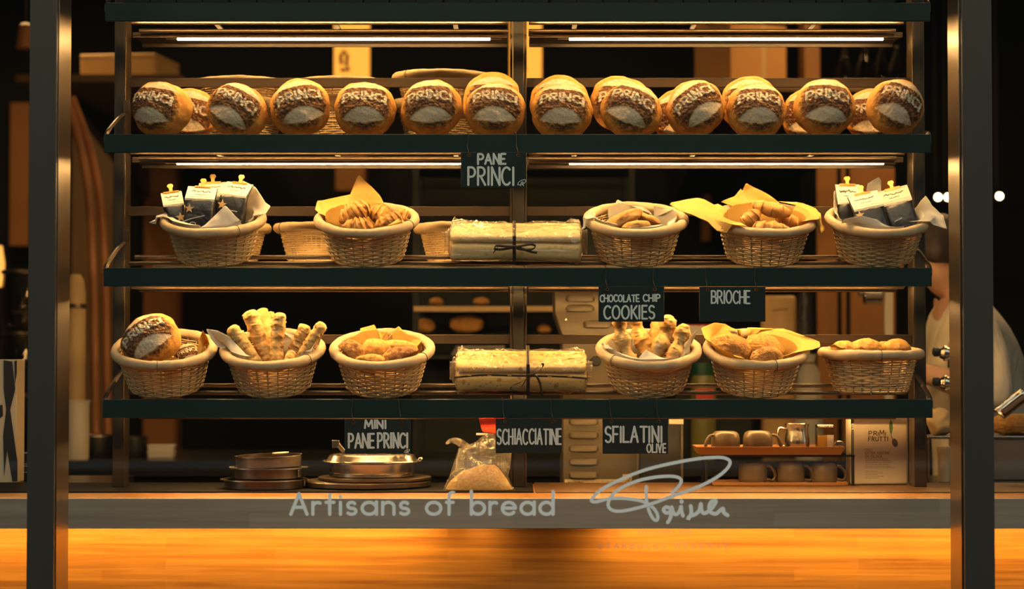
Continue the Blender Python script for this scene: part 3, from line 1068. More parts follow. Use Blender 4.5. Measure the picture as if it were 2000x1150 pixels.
# baskets on the far side of the rack
for px, z, lab in ((433, LZ[2] + .0225, 'wicker basket behind the left basket of dark bags, only its rim showing'),
                   (632, LZ[2] + .0225, 'shallow looking wicker basket on the far side, left of the croissant basket'),
                   (905, LZ[2] + .0225, 'wicker basket on the far side, behind the upper wrapped flatbread')):
    basket(px, z, .405, 0.0, px, lab, 'wicker baskets on the far side of the rack')
for px, lab in ((470, 'second loaf from the left'), (665, 'fourth loaf from the left'), (862, 'fifth loaf, standing tallest')):
    hh = .018 if px == 862 else 0.0
    basket(px, LZ[1] + .0217, .405, 0.0, px, 'lower of two nested wicker baskets behind the ' + lab, 'nested wicker baskets behind the loaves')
    basket(px, LZ[1] + .0735 + hh, .405, 0.0, px * 2, 'upper of two nested wicker baskets behind the ' + lab, 'nested wicker baskets behind the loaves')
for k in (1, 2, 3):
    low = .030 if k == 3 else 0.0
    for y in (.345, .465):
        part(MB().tube([(XL + .06, y, LZ[k] + .0165 - low), (XR - .06, y, LZ[k] + .0165 - low)], .005, 8), 'tray_rod', M_POSTD, smooth=60)
    part(MB().box(XL + .05, XR - .05, .50, .508, LZ[k] - .035, LZ[k] - .008 - low * .4), 'shelf_edge', M_POSTD)

# ------------------------------------------------------------------ papers in the baskets
M_YELLOW = paper_mat('yellow_kraft_paper', (0.90, 0.58, 0.15), 0.42)
M_WHITE = paper_mat('white_baking_paper', (0.90, 0.84, 0.72), 0.5)


def resample(line, n):
    """n points along a polyline, its corners kept"""
    ds = [0.0]
    for a, b in zip(line[:-1], line[1:]):
        ds.append(ds[-1] + (Vector(b) - Vector(a)).length + 1e-9)
    out = []
    for i in range(n):
        t = ds[-1] * i / (n - 1)
        j = max(q for q in range(len(ds)) if ds[q] <= t + 1e-9)
        j = min(j, len(line) - 2)
        f = (t - ds[j]) / (ds[j + 1] - ds[j])
        out.append(Vector(line[j]).lerp(Vector(line[j + 1]), f))
    return out


def clear_of_basket(bm_, inv, p, over):
    """keeps a paper point off the rim and the woven side: over the rim, or inside it"""
    q = inv @ p
    r = math.hypot(q.x, q.y)
    if r < 1e-6:
        return p
    ux, uy, z = q.x / r, q.y / r, q.z
    if over:
        if .1000 < r < .1385 and z < BH + .0178:
            z = BH + .0178
    elif z < BH + .0170:
        lim = BR0 + (BR1 - BR0) * (max(0, z) / BH) ** .9 - .0092
        r = min(r, lim, .1018)
    return bm_ @ Vector((ux * r, uy * r, z))


def sheet(key, petals, m, label, name='parchment_sheet', grp='paper sheets lining the baskets', seed=1):
    """petals: (first angle, last angle, over the rim?, [(px, py, Y) along the free edge])"""
    bm_ = BK[key][1]
    inv = bm_.inverted()
    mb = MB()
    for n_, (a0, a1, over, tops) in enumerate(petals):
        n = 34
        tl = resample([P(*t) for t in tops], n)
        lo, mi, m2, hi = [], [], [], []
        for i in range(n):
            a = math.radians(a0 + (a1 - a0) * i / (n - 1))
            ca, sa = math.cos(a), math.sin(a)
            lo.append(bm_ @ Vector((.086 * ca, .086 * sa, BH - .055)))
            mi.append(bm_ @ Vector((.1015 * ca, .1015 * sa, BH - .012)))
            m2.append(bm_ @ Vector((.1030 * ca, .1030 * sa, BH + .007)))
            hi.append(bm_ @ Vector((.1120 * ca, .1120 * sa, BH + .0165)) if over else bm_ @ Vector((.1035 * ca, .1035 * sa, BH + .010)))
        rows = [lo, mi, m2, hi]
        m_ = 14
        for r in range(1, m_ + 1):
            f = r / m_
            row = []
            for i in range(n):
                p = hi[i].lerp(tl[i], f)
                amp = .0032 * math.sin(math.pi * min(1, f * .75)) + .0012 * f
                q = nz(p.x, p.y, p.z, 26, seed + n_) * amp * 1.3 + nz(p.x, p.y, p.z, 70, seed + n_ + 4) * amp * .35
                row.append(p + Vector((0.2 * q, -q, 0.3 * q)))
            rows.append(row)
        mb.grid([[clear_of_basket(bm_, inv, p, over and k_ > 2) for p in r] for k_, r in enumerate(rows)])
    o = mb.build(name, m, smooth=40, solid=0.0004)
    return tag(o, label, 'paper', grp)


sheet('bags_left', [(160, 262, True, [(316, 440, .04), (290, 434, .03), (318, 428, .04), (338, 428, .03), (352, 440, .01), (364, 452, -.01)]),
                    (-110, -40, False, [(383, 456, -.02), (412, 428, -.01), (440, 401, 0.0), (462, 424, 0.0), (484, 442, .0), (494, 448, .0)]),
                    (-25, 60, False, [(496, 446, .04), (512, 428, .05), (529, 402, .06), (518, 396, .085), (500, 366, .105), (472, 351, .118), (474, 372, .120)])],
      M_WHITE, 'white paper with pointed corners around the dark bags, left basket', seed=2)
sheet('croissant', [(60, 205, False, [(752, 405, .166), (744, 384, .165), (722, 360, .165), (707, 348, .165), (705, 340, .165), (699, 342, .165), (684, 380, .165), (632, 391, .160), (620, 391, .09), (613, 416, .07), (617, 430, .06)]),
                    (205, 245, False, [(615, 430, .05), (632, 445, .03), (650, 458, .01), (664, 462, .0)]),
                    (-78, -28, False, [(728, 460, -.01), (762, 438, .01), (782, 424, .03), (790, 432, .04), (804, 446, .05)])],
      M_YELLOW, 'yellow paper with one tall peak around the flaky croissants', seed=3)
sheet('cookie', [(165, 235, True, [(1146, 440, .05), (1134, 450, .02), (1165, 432, .03), (1178, 444, .0), (1200, 450, -.01), (1207, 458, -.02)]),
                 (80, 130, False, [(1282, 423, .163), (1245, 406, .163), (1206, 389, .163), (1194, 408, .163), (1195, 430, .162)]),
                 (-100, -50, False, [(1208, 458, -.02), (1240, 446, -.01), (1292, 438, 0.0), (1298, 456, .0)]),
                 (-20, 60, False, [(1300, 456, .02), (1304, 434, .05), (1321, 430, .07), (1319, 408, .100), (1280, 424, .162)])],
      M_WHITE, 'white paper folded in points around the pale biscuits', seed=4)
sheet('brioche', [(150, 232, True, [(1396, 402, .162), (1376, 390, .100), (1360, 386, .08), (1306, 396, .05), (1324, 410, .04), (1346, 418, .03), (1382, 431, .01), (1400, 450, -.01), (1458, 462, -.03)]),
                  (40, 150, False, [(1520, 398, .166), (1500, 380, .166), (1457, 357, .166), (1450, 372, .166), (1447, 368, .166), (1434, 384, .165), (1412, 392, .163), (1396, 402, .162)]),
                  (-45, 40, True, [(1556, 458, .0), (1585, 452, .02), (1606, 457, .03), (1612, 448, .05), (1598, 425, .08), (1584, 408, .160), (1550, 398, .165), (1520, 394, .166)])],
      M_YELLOW, 'yellow paper spreading far past both sides of the brioche basket', seed=5)
sheet('bags_right', [(-150, -62, False, [(1637, 446, -.02), (1648, 428, -.02), (1682, 421, -.02), (1712, 428, -.02), (1736, 444, -.02), (1750, 452, -.02)]),
                     (130, 200, False, [(1680, 396, .162), (1650, 374, .162), (1629, 372, .160), (1628, 400, .08), (1632, 430, .05)]),
                     (-35, 25, True, [(1776, 444, .0), (1812, 436, .0), (1850, 448, .0), (1842, 420, .03), (1820, 402, .06), (1808, 382, .08), (1798, 392, .100)]),
                     (70, 95, False, [(1722, 388, .163), (1721, 352, .165), (1716, 346, .165), (1694, 358, .165), (1690, 380, .165)])],
      M_WHITE, 'white paper drooping over the right rim of the right basket of bags', seed=6)
sheet('loaf', [(-12, 32, False, [(386, 694, .03), (388, 664, .03), (396, 645, .03), (404, 656, .04), (409, 670, .05), (408, 690, .06)]),
               (-82, -60, False, [(322, 708, -.03), (334, 702, -.03), (342, 695, -.03), (342, 708, -.03)])],
      M_YELLOW, 'scrap of yellow paper standing at the right of the big loaf', seed=7)
sheet('stick_left', [(165, 240, True, [(440, 686, .03), (424, 676, .03), (410, 660, .03), (402, 642, .03), (425, 646, .03), (448, 658, .02), (462, 672, .01), (478, 690, -.01), (490, 704, -.02)]),
                     (55, 85, False, [(571, 680, .160), (568, 660, .160), (556, 652, .162), (548, 662, .162)]),
                     (-40, 10, False, [(600, 704, -.01), (612, 676, .01), (624, 652, .02), (630, 650, .03), (626, 664, .04), (618, 690, .05)])],
      M_WHITE, 'white paper sticking out left of the seeded breadsticks', seed=8)
sheet('roll', [(85, 160, False, [(744, 664, .165), (740, 652, .165), (731, 634, .165), (706, 640, .163), (684, 656, .162), (672, 666, .160)]),
               (20, 80, False, [(812, 680, .100), (800, 662, .162), (786, 645, .163), (778, 637, .163), (764, 650, .165), (754, 668, .165)])],
      M_YELLOW, 'yellow paper with two short peaks behind the browned rolls', seed=9)
sheet('stick_right', [(170, 262, False, [(1190, 706, -.01), (1183, 690, .02), (1178, 668, .04), (1174, 672, .05), (1177, 684, .06)]),
                      (-115, -48, False, [(1232, 708, -.02), (1248, 698, -.02), (1262, 683, -.01), (1280, 692, -.01), (1300, 702, -.01), (1312, 710, -.01)]),
                      (95, 165, False, [(1212, 672, .163), (1190, 672, .160), (1178, 676, .09)]),
                      (-30, 30, False, [(1326, 706, .0), (1334, 684, .01), (1350, 655, .02), (1363, 644, .03), (1352, 668, .05), (1350, 690, .07)])],
      M_WHITE, 'white paper with a pointed front flap around the twisted breadsticks', seed=10)
sheet('sesame', [(120, 245, True, [(1450, 664, .163), (1446, 650, .163), (1416, 632, .162), (1394, 630, .100), (1370, 640, .08), (1376, 660, .06), (1391, 668, .04), (1396, 676, .01), (1426, 690, -.02), (1455, 710, -.04)]),
                 (-50, 95, True, [(1512, 712, -.03), (1552, 696, .0), (1588, 682, .02), (1604, 676, .03), (1600, 666, .05), (1572, 656, .08), (1530, 641, .162), (1510, 642, .163), (1468, 656, .165)])],
      M_YELLOW, 'yellow paper with broad wings around the sesame buns', seed=11)
sheet('bun', [(150, 225, False, [(1668, 690, .03), (1650, 684, .02), (1630, 672, .02), (1622, 674, .03), (1620, 686, .05)]),
              (-130, -80, False, [(1664, 690, -.01), (1680, 676, .0), (1696, 688, .0)])],
      M_YELLOW, 'yellow paper tips just above the rim of the level basket', seed=12)
# ------------------------------------------------------------------ rolls, buns, croissants, sticks, biscuits
def blob_mesh(name, seed, rx, ry, rz, m, rough=0.0012, rs=120, toast=0.6, nr=44, nf=72, seeds=False):
    mb = MB()
    rows, cols = [], []
    for i in range(nr + 1):
        th = math.pi * i / nr
        row = []
        for k in range(nf):
            ph = 2 * math.pi * k / nf
            x, y, z = math.sin(th) * math.cos(ph), math.sin(th) * math.sin(ph), math.cos(th)
            z = z if z > 0 else -abs(z) ** 0.8
            l = 1 + 0.09 * nz(x, y, z, 1.6, seed) + 0.035 * nz(x, y, z, 5, seed + 2)
            p = Vector((x * rx * l, y * ry * l, z * rz * l))
            nrm = Vector((x / rx, y / ry, z / rz)).normalized()
            d = rough * nz(p.x, p.y, p.z, rs, seed + 4)
            if seeds:
                d += rough * 1.3 * max(0, nz(p.x, p.y, p.z, rs * 2.6, seed + 5))
            p = p + nrm * d
            row.append(p)
            dk = smooth01(-0.1, 0.75, -y * 0.55 + z * 0.5 + 0.5 * nz(x, y, z, 2.2, seed + 7)) * toast
            cols.append(((0.55 * max(0, nz(x, y, z, 9, seed + 8)) if seeds else 0.30 * max(0, nz(x, y, z, 4, seed + 8))), dk, 0))
        rows.append(row)
    mb.grid(rows, wrap=True)
    me = mb.mesh(name, 180)
    set_crust(me, cols)
    me.materials.append(m)
    return me


def blob(name, px, py, Y, w, h, dpt, m, label, cat, group, seed, rot=0, toast=0.6, **kw):
    """w, h in photo pixels (half sizes), dpt half depth in metres"""
    s = M(Y)
    o = link(name, blob_mesh(name, seed, w * s, dpt, h * s, m, toast=toast, **kw))
    o.location = P(px, py, Y)
    o.rotation_euler = (0, math.radians(rot), 0)
    return tag(o, label, cat, group)


G = 'browned rolls in the basket'
blob('bread_roll', 685, 690, .040, 28, 26, .024, M_ROLL, 'round roll at the left of the roll basket, brown in its middle', 'bread roll', G, 31, 0, .8)
blob('bread_roll', 736, 684, .085, 31, 23, .026, M_ROLL, 'pale roll with a small tear at the back of the roll basket', 'bread roll', G, 32, 5, .25)
blob('bread_roll', 722, 712, .006, 34, 21, .026, M_ROLL, 'roll at the front of the roll basket, lowest of the pile', 'bread roll', G, 33, -4, .45)
blob('bread_roll', 789, 702, .022, 42, 26, .028, M_ROLL, 'biggest roll in its basket, dark brown patch, on the right', 'bread roll', G, 34, 4, 1.0)
blob('bread_roll', 783, 678, .095, 34, 14, .022, M_ROLL, 'roll mostly hidden behind the biggest dark patched roll', 'bread roll', G, 35, 8, .3)
G = 'sesame buns in the basket'
kw = dict(rough=.0016, rs=210, seeds=True, nr=70, nf=110)
blob('sesame_bun', 1426, 680, .056, 41, 27, .030, M_SESAME, 'sesame bun at the left, half behind a paper flap', 'bun', G, 41, 12, .65, **kw)
blob('sesame_bun', 1490, 681, .096, 39, 29, .030, M_SESAME, 'largest sesame bun, at the back of its basket', 'bun', G, 42, 10, .55, **kw)
blob('sesame_bun', 1498, 699, .012, 31, 22, .028, M_SESAME, 'small sesame bun at the front of its basket', 'bun', G, 43, -4, .7, **kw)
G = 'pale buns in the level basket'
for i, (x, y, Y, w, h, lab) in enumerate(((1650, 682, .085, 26, 17, 'leftmost pale bun rising over the rim of the level basket'), (1692, 682, .075, 32, 21, 'second pale bun from the left in the level basket'),
                                         (1726, 682, .12, 22, 15, 'lowest pale bun, third in the level basket'), (1752, 681, .085, 27, 20, 'rightmost pale bun in the level basket'))):
    blob('pale_bun', x, y, Y, w, h, .026, M_ROLL, lab, 'bun', G, 51 + i, 0, .25)


def croissant_mesh(name, seed, L, R, m, bend=1.0, ridges=9, amp=0.16, flaky=0.001):
    """crescent along X, belly to -Y"""
    nt_, nf = (220 if ridges > 12 else 96), 40
    mb = MB()
    rows, cols = [], []
    for i in range(nt_ + 1):
        t = -1 + 2 * i / nt_
        a = t * bend
        ax = Vector((L * math.sin(a) / max(.3, bend), -L * 0.55 * (math.cos(a) - 0.6), 0))
        tang = Vector((math.cos(a), 0.55 * math.sin(a), 0)).normalized()
        nrm = Vector((-tang.y, tang.x, 0))
        env = max(0.02, 1 - abs(t) ** 2.3) ** 0.55
        seg = (t * ridges * 0.5) % 1.0
        step = 1 + amp * ((1 - seg if t > 0 else seg) - 0.45)
        row = []
        for k in range(nf):
            ph = 2 * math.pi * k / nf
            r = R * env * step * (1 + .08 * nz(math.cos(ph), math.sin(ph), t * 3, 1.5, seed))
            q = ax + nrm * (r * math.cos(ph)) + Vector((0, 0, 1)) * (r * math.sin(ph) * 0.92)
            q += (nrm * math.cos(ph) + Vector((0, 0, 1)) * math.sin(ph)) * flaky * (nz(q.x, q.y, q.z, 130, seed + 1) + .8 * nz(q.x, q.y, q.z, 60, seed + 3))
            row.append(q)
            cols.append((0, 0.75 * smooth01(.1, 1, math.sin(ph) * .5 - math.cos(ph) * .3 + .35 * nz(q.x, q.y, q.z, 40, seed + 2)) * (0.55 + .45 * (seg if t > 0 else 1 - seg)), 0))
        rows.append(row)
    mb.grid(rows, wrap=True)
    mb.poly(list(reversed(rows[0])))
    mb.poly(rows[-1])
    cols += cols[:nf] + cols[-nf:]
    me = mb.mesh(name, 180)
    set_crust(me, cols)
    me.materials.append(m)
    return me


def croissant(px, py, Y, L, R, rot, m, label, group, seed, name='croissant', **kw):
    o = link(name, croissant_mesh(name, seed, L, R, m, **kw))
    o.location = P(px, py, Y)
    o.rotation_euler = tuple(math.radians(a) for a in rot)
    return tag(o, label, 'croissant', group)


G = 'flaky croissants in the basket'
fk = dict(ridges=7, amp=.30, flaky=.0034, bend=1.1)
croissant(692, 415, .085, .046, .027, (20, -30, 0), M_CROIS, 'ridged croissant standing at the upper left of its basket', G, 61, **fk)
croissant(697, 444, .022, .044, .028, (40, -8, 0), M_CROIS, 'front croissant with a dark glossy middle, at the basket rim', G, 62, **fk)
croissant(748, 420, .124, .040, .024, (20, 25, 0), M_CROIS, 'ridged croissant at the back, under the paper peak', G, 63, **fk)
croissant(758, 432, .050, .042, .022, (25, -28, 0), M_CROIS, 'croissant with long cut stripes at the right of its basket', G, 64, **fk)
croissant(794, 424, .096, .040, .020, (20, 20, 0), M_CROIS, 'croissant lying along the right rim, half hidden by paper', G, 65, **fk)
G = 'glossy brioches in the basket'
bk = dict(ridges=5, amp=.22, flaky=.0005, bend=1.0)
croissant(1462, 427, .060, .036, .020, (20, -40, 0), M_BRIO, 'left brioche showing a rounded end, between paper and pile', G, 71, 'brioche', **bk)
croissant(1507, 407, .085, .058, .019, (20, 14, 0), M_BRIO, 'long brioche lying on top of the pile', G, 72, 'brioche', **bk)
croissant(1508, 447, .012, .054, .025, (35, 10, 0), M_BRIO, 'front brioche with dark brown folds at the basket rim', G, 73, 'brioche', **bk)
croissant(1541, 430, .120, .040, .019, (20, 20, 0), M_BRIO, 'brioche at the right, mostly under the long brioche', G, 74, 'brioche', **bk)

G = 'pale biscuits in the basket'
for i, (x, y, Y, w, h, d, r, lab) in enumerate(((1212, 432, .045, 46, 15, .032, -27, 'folded biscuit slanting up to the right in the white paper'), (1242, 442, .014, 28, 11, .026, -8, 'flat round biscuit at the front of the white paper'),
                                              (1266, 428, .075, 26, 9, .028, 22, 'biscuit on the right, half under the white paper flap'), (1228, 422, .095, 30, 10, .026, -20, 'biscuit at the back, behind the slanting folded one'))):
    blob('biscuit', x, y, Y, w, h, d, M_COOKIE, lab, 'biscuit', G, 81 + i, r, .45, rough=.0012, rs=90)


def stick(pts, r, m, label, group, seed, name='breadstick', bulge=0.035, bn=6, twist=0.0, seeds=True, oval=1.0):
    path = spline([tuple(P(*q)) for q in pts], 44 if len(pts) < 4 else 30)
    n, nf = len(path), 26
    mb = MB()
    rows, cols = [], []
    up = Vector((0, -1, 0))
    for i, p in enumerate(path):
        p = Vector(p)
        t = (Vector(path[min(i + 1, n - 1)]) - Vector(path[max(i - 1, 0)])).normalized()
        f = i / (n - 1)
        s = t.cross(up).normalized()
        u = s.cross(t)
        e1 = min(1.0, (1 - f) / .14)
        env = min(1.0, math.sqrt(max(0.0, f / .05))) * math.sqrt(max(0.0004, 1 - (1 - e1) ** 2))
        bl = 1 + bulge * math.sin(f * bn * 2 * math.pi + seed)
        row = []
        for k in range(nf):
            a = 2 * math.pi * k / nf
            aa = a + twist * f
            rad = r * env * bl * (1 + (oval - 1) * abs(math.cos(aa)))
            q = p + (s * math.cos(a) + u * math.sin(a)) * rad
            d = .0014 * nz(q.x, q.y, q.z, 70, seed) + .0014 * nz(q.x, q.y, q.z, 190, seed + 2)
            if twist:
                d += .0007 * math.sin(aa * 2 + f * 22)
            bump_ = max(0.0, nz(q.x, q.y, q.z, 130, seed + 6) - .32) * .012 if seeds else 0
            q = q + (s * math.cos(a) + u * math.sin(a)) * (d + bump_) * env
            row.append(q)
            cols.append((0.75 * max(0, nz(q.x, q.y, q.z, 45, seed + 7)) * (1.5 - f), min(1, .12 + 0.6 * max(0, nz(q.x, q.y, q.z, 36, seed + 4)) + (.5 if bump_ > .0012 else 0)), 0))
        rows.append(row)
    mb.grid(rows, wrap=True)
    me = mb.mesh(name, 180)
    set_crust(me, cols)
    me.materials.append(m)
    o = link(name, me)
    return tag(o, label, 'breadstick', group)


G = 'seeded breadsticks in the basket'
stick([(508, 722, .02), (478, 676, .03), (450, 637, .03)], .0165, M_STICK, 'seeded breadstick leaning furthest to the left', G, 1)
stick([(532, 722, .05), (505, 655, .06), (486, 606, .06)], .0195, M_STICK, 'thick breadstick with a seed near its round top, second from the left', G, 2)
stick([(545, 720, .10), (526, 655, .11), (510, 602, .12)], .0165, M_STICK, 'flat topped breadstick with dark cross ridges, behind the thick one', G, 3, twist=3, seeds=False)
stick([(541, 700, .135), (536, 655, .14), (525, 608, .14)], .013, M_STICK, 'breadstick mostly hidden behind the ridged flat topped one', G, 4)
stick([(540, 722, .015), (541, 665, .03), (548, 610, .035)], .0165, M_STICK, 'upright breadstick just right of the middle of its basket', G, 5)
stick([(562, 722, .045), (578, 680, .05), (599, 634, .05)], .0160, M_STICK, 'breadstick leaning right, second from the right', G, 6)
stick([(578, 722, .02), (603, 674, .03), (632, 630, .03)], .0145, M_STICK, 'breadstick leaning furthest to the right', G, 7)
stick([(560, 724, .0), (564, 708, .0), (570, 688, .02)], .0125, M_STICK, 'short floury breadstick low between the upright and leaning ones', G, 8)
G = 'twisted breadsticks in the basket'
tw = dict(bulge=.20, bn=2.6, twist=5, oval=1.12)
stick([(1240, 728, .02), (1224, 690, .03), (1213, 655, .03), (1210, 622, .03)], .0165, M_STICK, 'twisted breadstick furthest left, under the cookies sign', G, 11, **tw)
stick([(1275, 722, .07), (1262, 685, .08), (1246, 645, .09), (1236, 612, .09)], .0165, M_STICK, 'twisted breadstick second from the left, leaning left', G, 12, **tw)
stick([(1272, 722, .12), (1276, 675, .13), (1284, 640, .13), (1288, 615, .13)], .0175, M_STICK, 'ribbed breadstick at the back, in the middle of the twisted ones', G, 13, twist=3, seeds=False)
stick([(1272, 722, .03), (1288, 680, .04), (1302, 645, .05), (1305, 614, .05)], .0170, M_STICK, 'tallest twisted breadstick, rising past the sign corner', G, 14, **tw)
stick([(1302, 726, .0), (1318, 690, .02), (1331, 655, .03), (1340, 633, .03)], .0155, M_STICK, 'twisted breadstick furthest right, beside the white paper', G, 15, **tw)

# scraps of food seen in the basket of the big loaf
def basket_loaf(px, py, Y, yaw, pitch, roll, var, sc, label):
    return loaf(px, py, Y, yaw, pitch, roll, var, label, sc, 'round loaves in the left basket of the lowest shelf')


basket_loaf(294, 668, .050, -12, 34, 38, 2, (1.02, .88, .95), 'big dark round loaf with pale slash, standing high in the left basket')
basket_loaf(366, 698, .092, 10, 38, 20, 0, (.46, .46, .46), 'small round loaf low beside the big loaf in the left basket')

# ------------------------------------------------------------------ dark coffee-style bags
M_FOIL = mat('dark_blue_foil', (0.017, 0.016, 0.016), 0.30, 0.0, 0.5, coat=0.0, bump=(30, 0.8, 0.006))
M_LABEL = mat('white_label_paper', (0.60, 0.55, 0.46), 0.7)
M_INK = mat('black_ink', (0.02, 0.018, 0.016), 0.6)
M_GOLD = mat('gold_clip', (0.50, 0.28, 0.08), 0.42, 0.9)
M_STAR = mat('gold_star_print', (0.80, 0.50, 0.20), 0.5)


def scribble(mb, x0, x1, z, h, tf, seed, w=.0007):
    rnd = random.Random(seed)
    pts = []
    n = 16
    for i in range(n):
        f = i / (n - 1)
        pts.append((x0 + (x1 - x0) * f, z + h * (rnd.random() - .5) * (1.6 if i in (2, 9) else 1)))
    ribbon(mb, spline(pts, 5), w, tf)


def star_pts(r):
    return [(r * (1 if i % 2 == 0 else .42) * math.sin(math.pi * i / 5), r * (1 if i % 2 == 0 else .42) * math.cos(math.pi * i / 5)) for i in range(10)]


def pouch(px, py, Y, w, h, rot, label, star=None, lines=None, sz=1.0, flap=0.036, seed=1):
    """px, py = where the middle of the front fold edge shows; w, h in metres"""
    t = thing('foil_pouch', label, 'bag', P(px, py, Y), tuple(math.radians(a) for a in rot), 'dark foil pouches in the baskets')
    d = .040
    mb = MB()
    rows = []
    prof = [(-h, 1.0, .9), (-h * .7, 1.02, 1.0), (-h * .35, 1.0, .95), (-h * .1, .99, .8), (0, 1.0, .66)]
    for z, kw_, kd in prof:
        row = []
        for q in range(40):
            a = 2 * math.pi * q / 40
            c, s = math.cos(a), math.sin(a)
            x = w / 2 * kw_ * (abs(c) ** .35) * (1 if c >= 0 else -1)
            y = d / 2 * kd * (abs(s) ** .7) * (1 if s >= 0 else -1)
            l = .0022 * nz(x, y, z, 34, seed)
            row.append((x + l, y + l * 1.5 + d * .33 , z))
        rows.append(row)
    ridge = [(p[0], d * .95 + (p[1] - d * .33) * .1, flap) for p in rows[-1]]
    rows.append(ridge)
    mb.grid(rows, wrap=True)
    mb.poly(list(reversed(rows[0])))
    mb.poly(ridge)
    mb.build('pouch_body', M_FOIL, t, smooth=50)
    # folded white label over the sloping front of the top
    y0, y1 = d * .33 - d * .33 - .0008, d * .95 - .0024
    W = w / 2 * .985
    L_ = [(-W, y0, -.006), (W, y0, -.006), (W, y0 + .0004, .001), (W, y1, flap + .001), (-W, y1, flap + .001), (-W, y0 + .0004, .001)]
    mb = MB()
    mb.add([(-W, y0, -.004), (W, y0, -.004), (-W, y0 - .0003, .001), (W, y0 - .0003, .001), (-W, y1, flap + .0012), (W, y1, flap + .0012), (-W, y1 + .006, flap + .0014), (W, y1 + .006, flap + .0014)],
           [(0, 1, 3, 2), (2, 3, 5, 4), (4, 5, 7, 6)])
    lb = mb.build('label', M_LABEL, t, smooth=0, solid=.0006)
    sl = Vector((0, y1 - y0, flap)).normalized()
    org = Vector((0, y0, .001))
    nn = Vector((0, -sl.z, sl.y)) * .0008
    tf = lambda a, b: org + Vector((a, 0, 0)) + sl * b + nn
    hh = math.hypot(y1 - y0, flap)
    mb = MB()
    scribble(mb, -W * .7, W * .6, hh * .60, .007, tf, seed, .0014)
    scribble(mb, -W * .4, W * .3, hh * .34, .003, tf, seed + 5, .0009)
    for e in (-1, 1):
        ribbon(mb, [(-W * .95, hh * (.5 - e * .42)), (W * .2 * e, hh * (.5 - e * .36)), (W * .9, hh * (.5 - e * .42))], .0005, tf)
    mb.build('script_print', M_INK, lb, smooth=0, fix=False)
    # gold clip on the ridge
    mb = MB()
    mb.box(-.020, .020, y1 - .004, y1 + .008, flap - .006, flap + .0035)
    cl = mb.build('clip', M_GOLD, t, bevel=.0015)
    mb = MB()
    mb.prism([(-.005, y1 - .001, flap + .0035), (.005, y1 - .001, flap + .0035), (.004, y1, flap + .010), (.0085, y1 + .001, flap + .017), (.005, y1 + .002, flap + .023), (-.005, y1 + .002, flap + .023), (-.0085, y1 + .001, flap + .017), (-.004, y1, flap + .010)], (0, .0025, 0))
    mb.build('clip_handle', M_GOLD, cl, bevel=.0006)
    yf = -d * .165 - .001
    if star:
        mb = MB()
        mb.prism([(star[0] + a * star[2], yf - .004, star[1] + b * star[2]) for a, b in map(lambda q: (q[0], q[1]), star_pts(1.0))], (0, .0012, 0))
        mb.build('star_print', M_STAR, t, smooth=0)
    if lines:
        mb = MB()
        for l in lines:
            ribbon(mb, spline([tuple(q) for q in l], 5), .0011, lambda a, b: Vector((a, yf - .0045, b)))
        mb.build('line_print', M_LABEL, t, smooth=0, fix=False)
    return t


pouch(434, 388, .030, .080, .085, (-6, 3, 0), 'front foil pouch with a star, second from the left in the left basket', (-.026, -.032, .012), [[(-.035, -.058), (-.01, -.05), (.018, -.040)], [(-.020, -.066), (-.012, -.060), (-.002, -.062), (-.006, -.070), (-.02, -.068)]], seed=11) if False else None
pouch(390, 389, .030, .074, .090, (-6, 3, 0), 'front foil pouch with a star, second from the left in the left basket', (-.022, -.026, .012), [[(-.036, -.060), (-.012, -.050), (.016, -.042)], [(-.022, -.068), (-.014, -.060), (-.004, -.062), (-.008, -.072), (-.02, -.070)]], seed=11)
pouch(339, 399, .058, .052, .080, (-6, -8, 12), 'small leaning foil pouch at the far left of the left basket', (.012, -.036, .013), seed=12)
pouch(412, 380, .105, .070, .090, (-6, -2, 0), 'foil pouch at the back, its clip between two front pouches', None, seed=13)
pouch(455, 381, .055, .070, .090, (-6, 8, -12), 'foil pouch with an orange star at the right of the left basket', (-.020, -.028, .013), [[(.004, -.040), (.022, -.041)]], seed=14)
pouch(1660, 396, .095, .062, .075, (-4, 0, 0), 'tall white labelled pouch at the back of the right basket', None, seed=15, flap=.050)
pouch(1697, 405, .034, .076, .085, (-14, -12, 0), 'foil pouch with a gold star, front left in the right basket', (-.028, -.018, .012), seed=16, flap=.048)
pouch(1752, 395, .064, .076, .085, (-14, -14, -8), 'foil pouch tilted right, front right in the right basket', None, [[(-.018, -.050), (0, -.046)]], seed=17, flap=.048)

# food settles against the inside of its basket
def fit(o, key, gap=.0135):
    bm_ = BK[key][1]
    inv = bm_.inverted()
    W = wm(o)
    Wi = W.inverted()
    me = o.data
    for v in me.vertices:
        q = inv @ (W @ v.co)
        r = math.hypot(q.x, q.y)
        if r < 1e-6:
            continue
        r0, z0 = r, q.z
        lim = 9.0
        if q.z < BH:
            lim = BR0 + (BR1 - BR0) * (max(0, q.z) / BH) ** .9 - gap
        dr, dz = r - .1195, q.z - BH
        if math.hypot(dr, dz) < .0205 and q.z >= BH:
            lim = .1195 - math.sqrt(.0205 ** 2 - dz * dz)
        if r > lim:
            r = lim
        z = max(q.z, .008)
        if r != r0 or z != z0:
            v.co = Wi @ (bm_ @ Vector((q.x / r0 * r, q.y / r0 * r, z)))


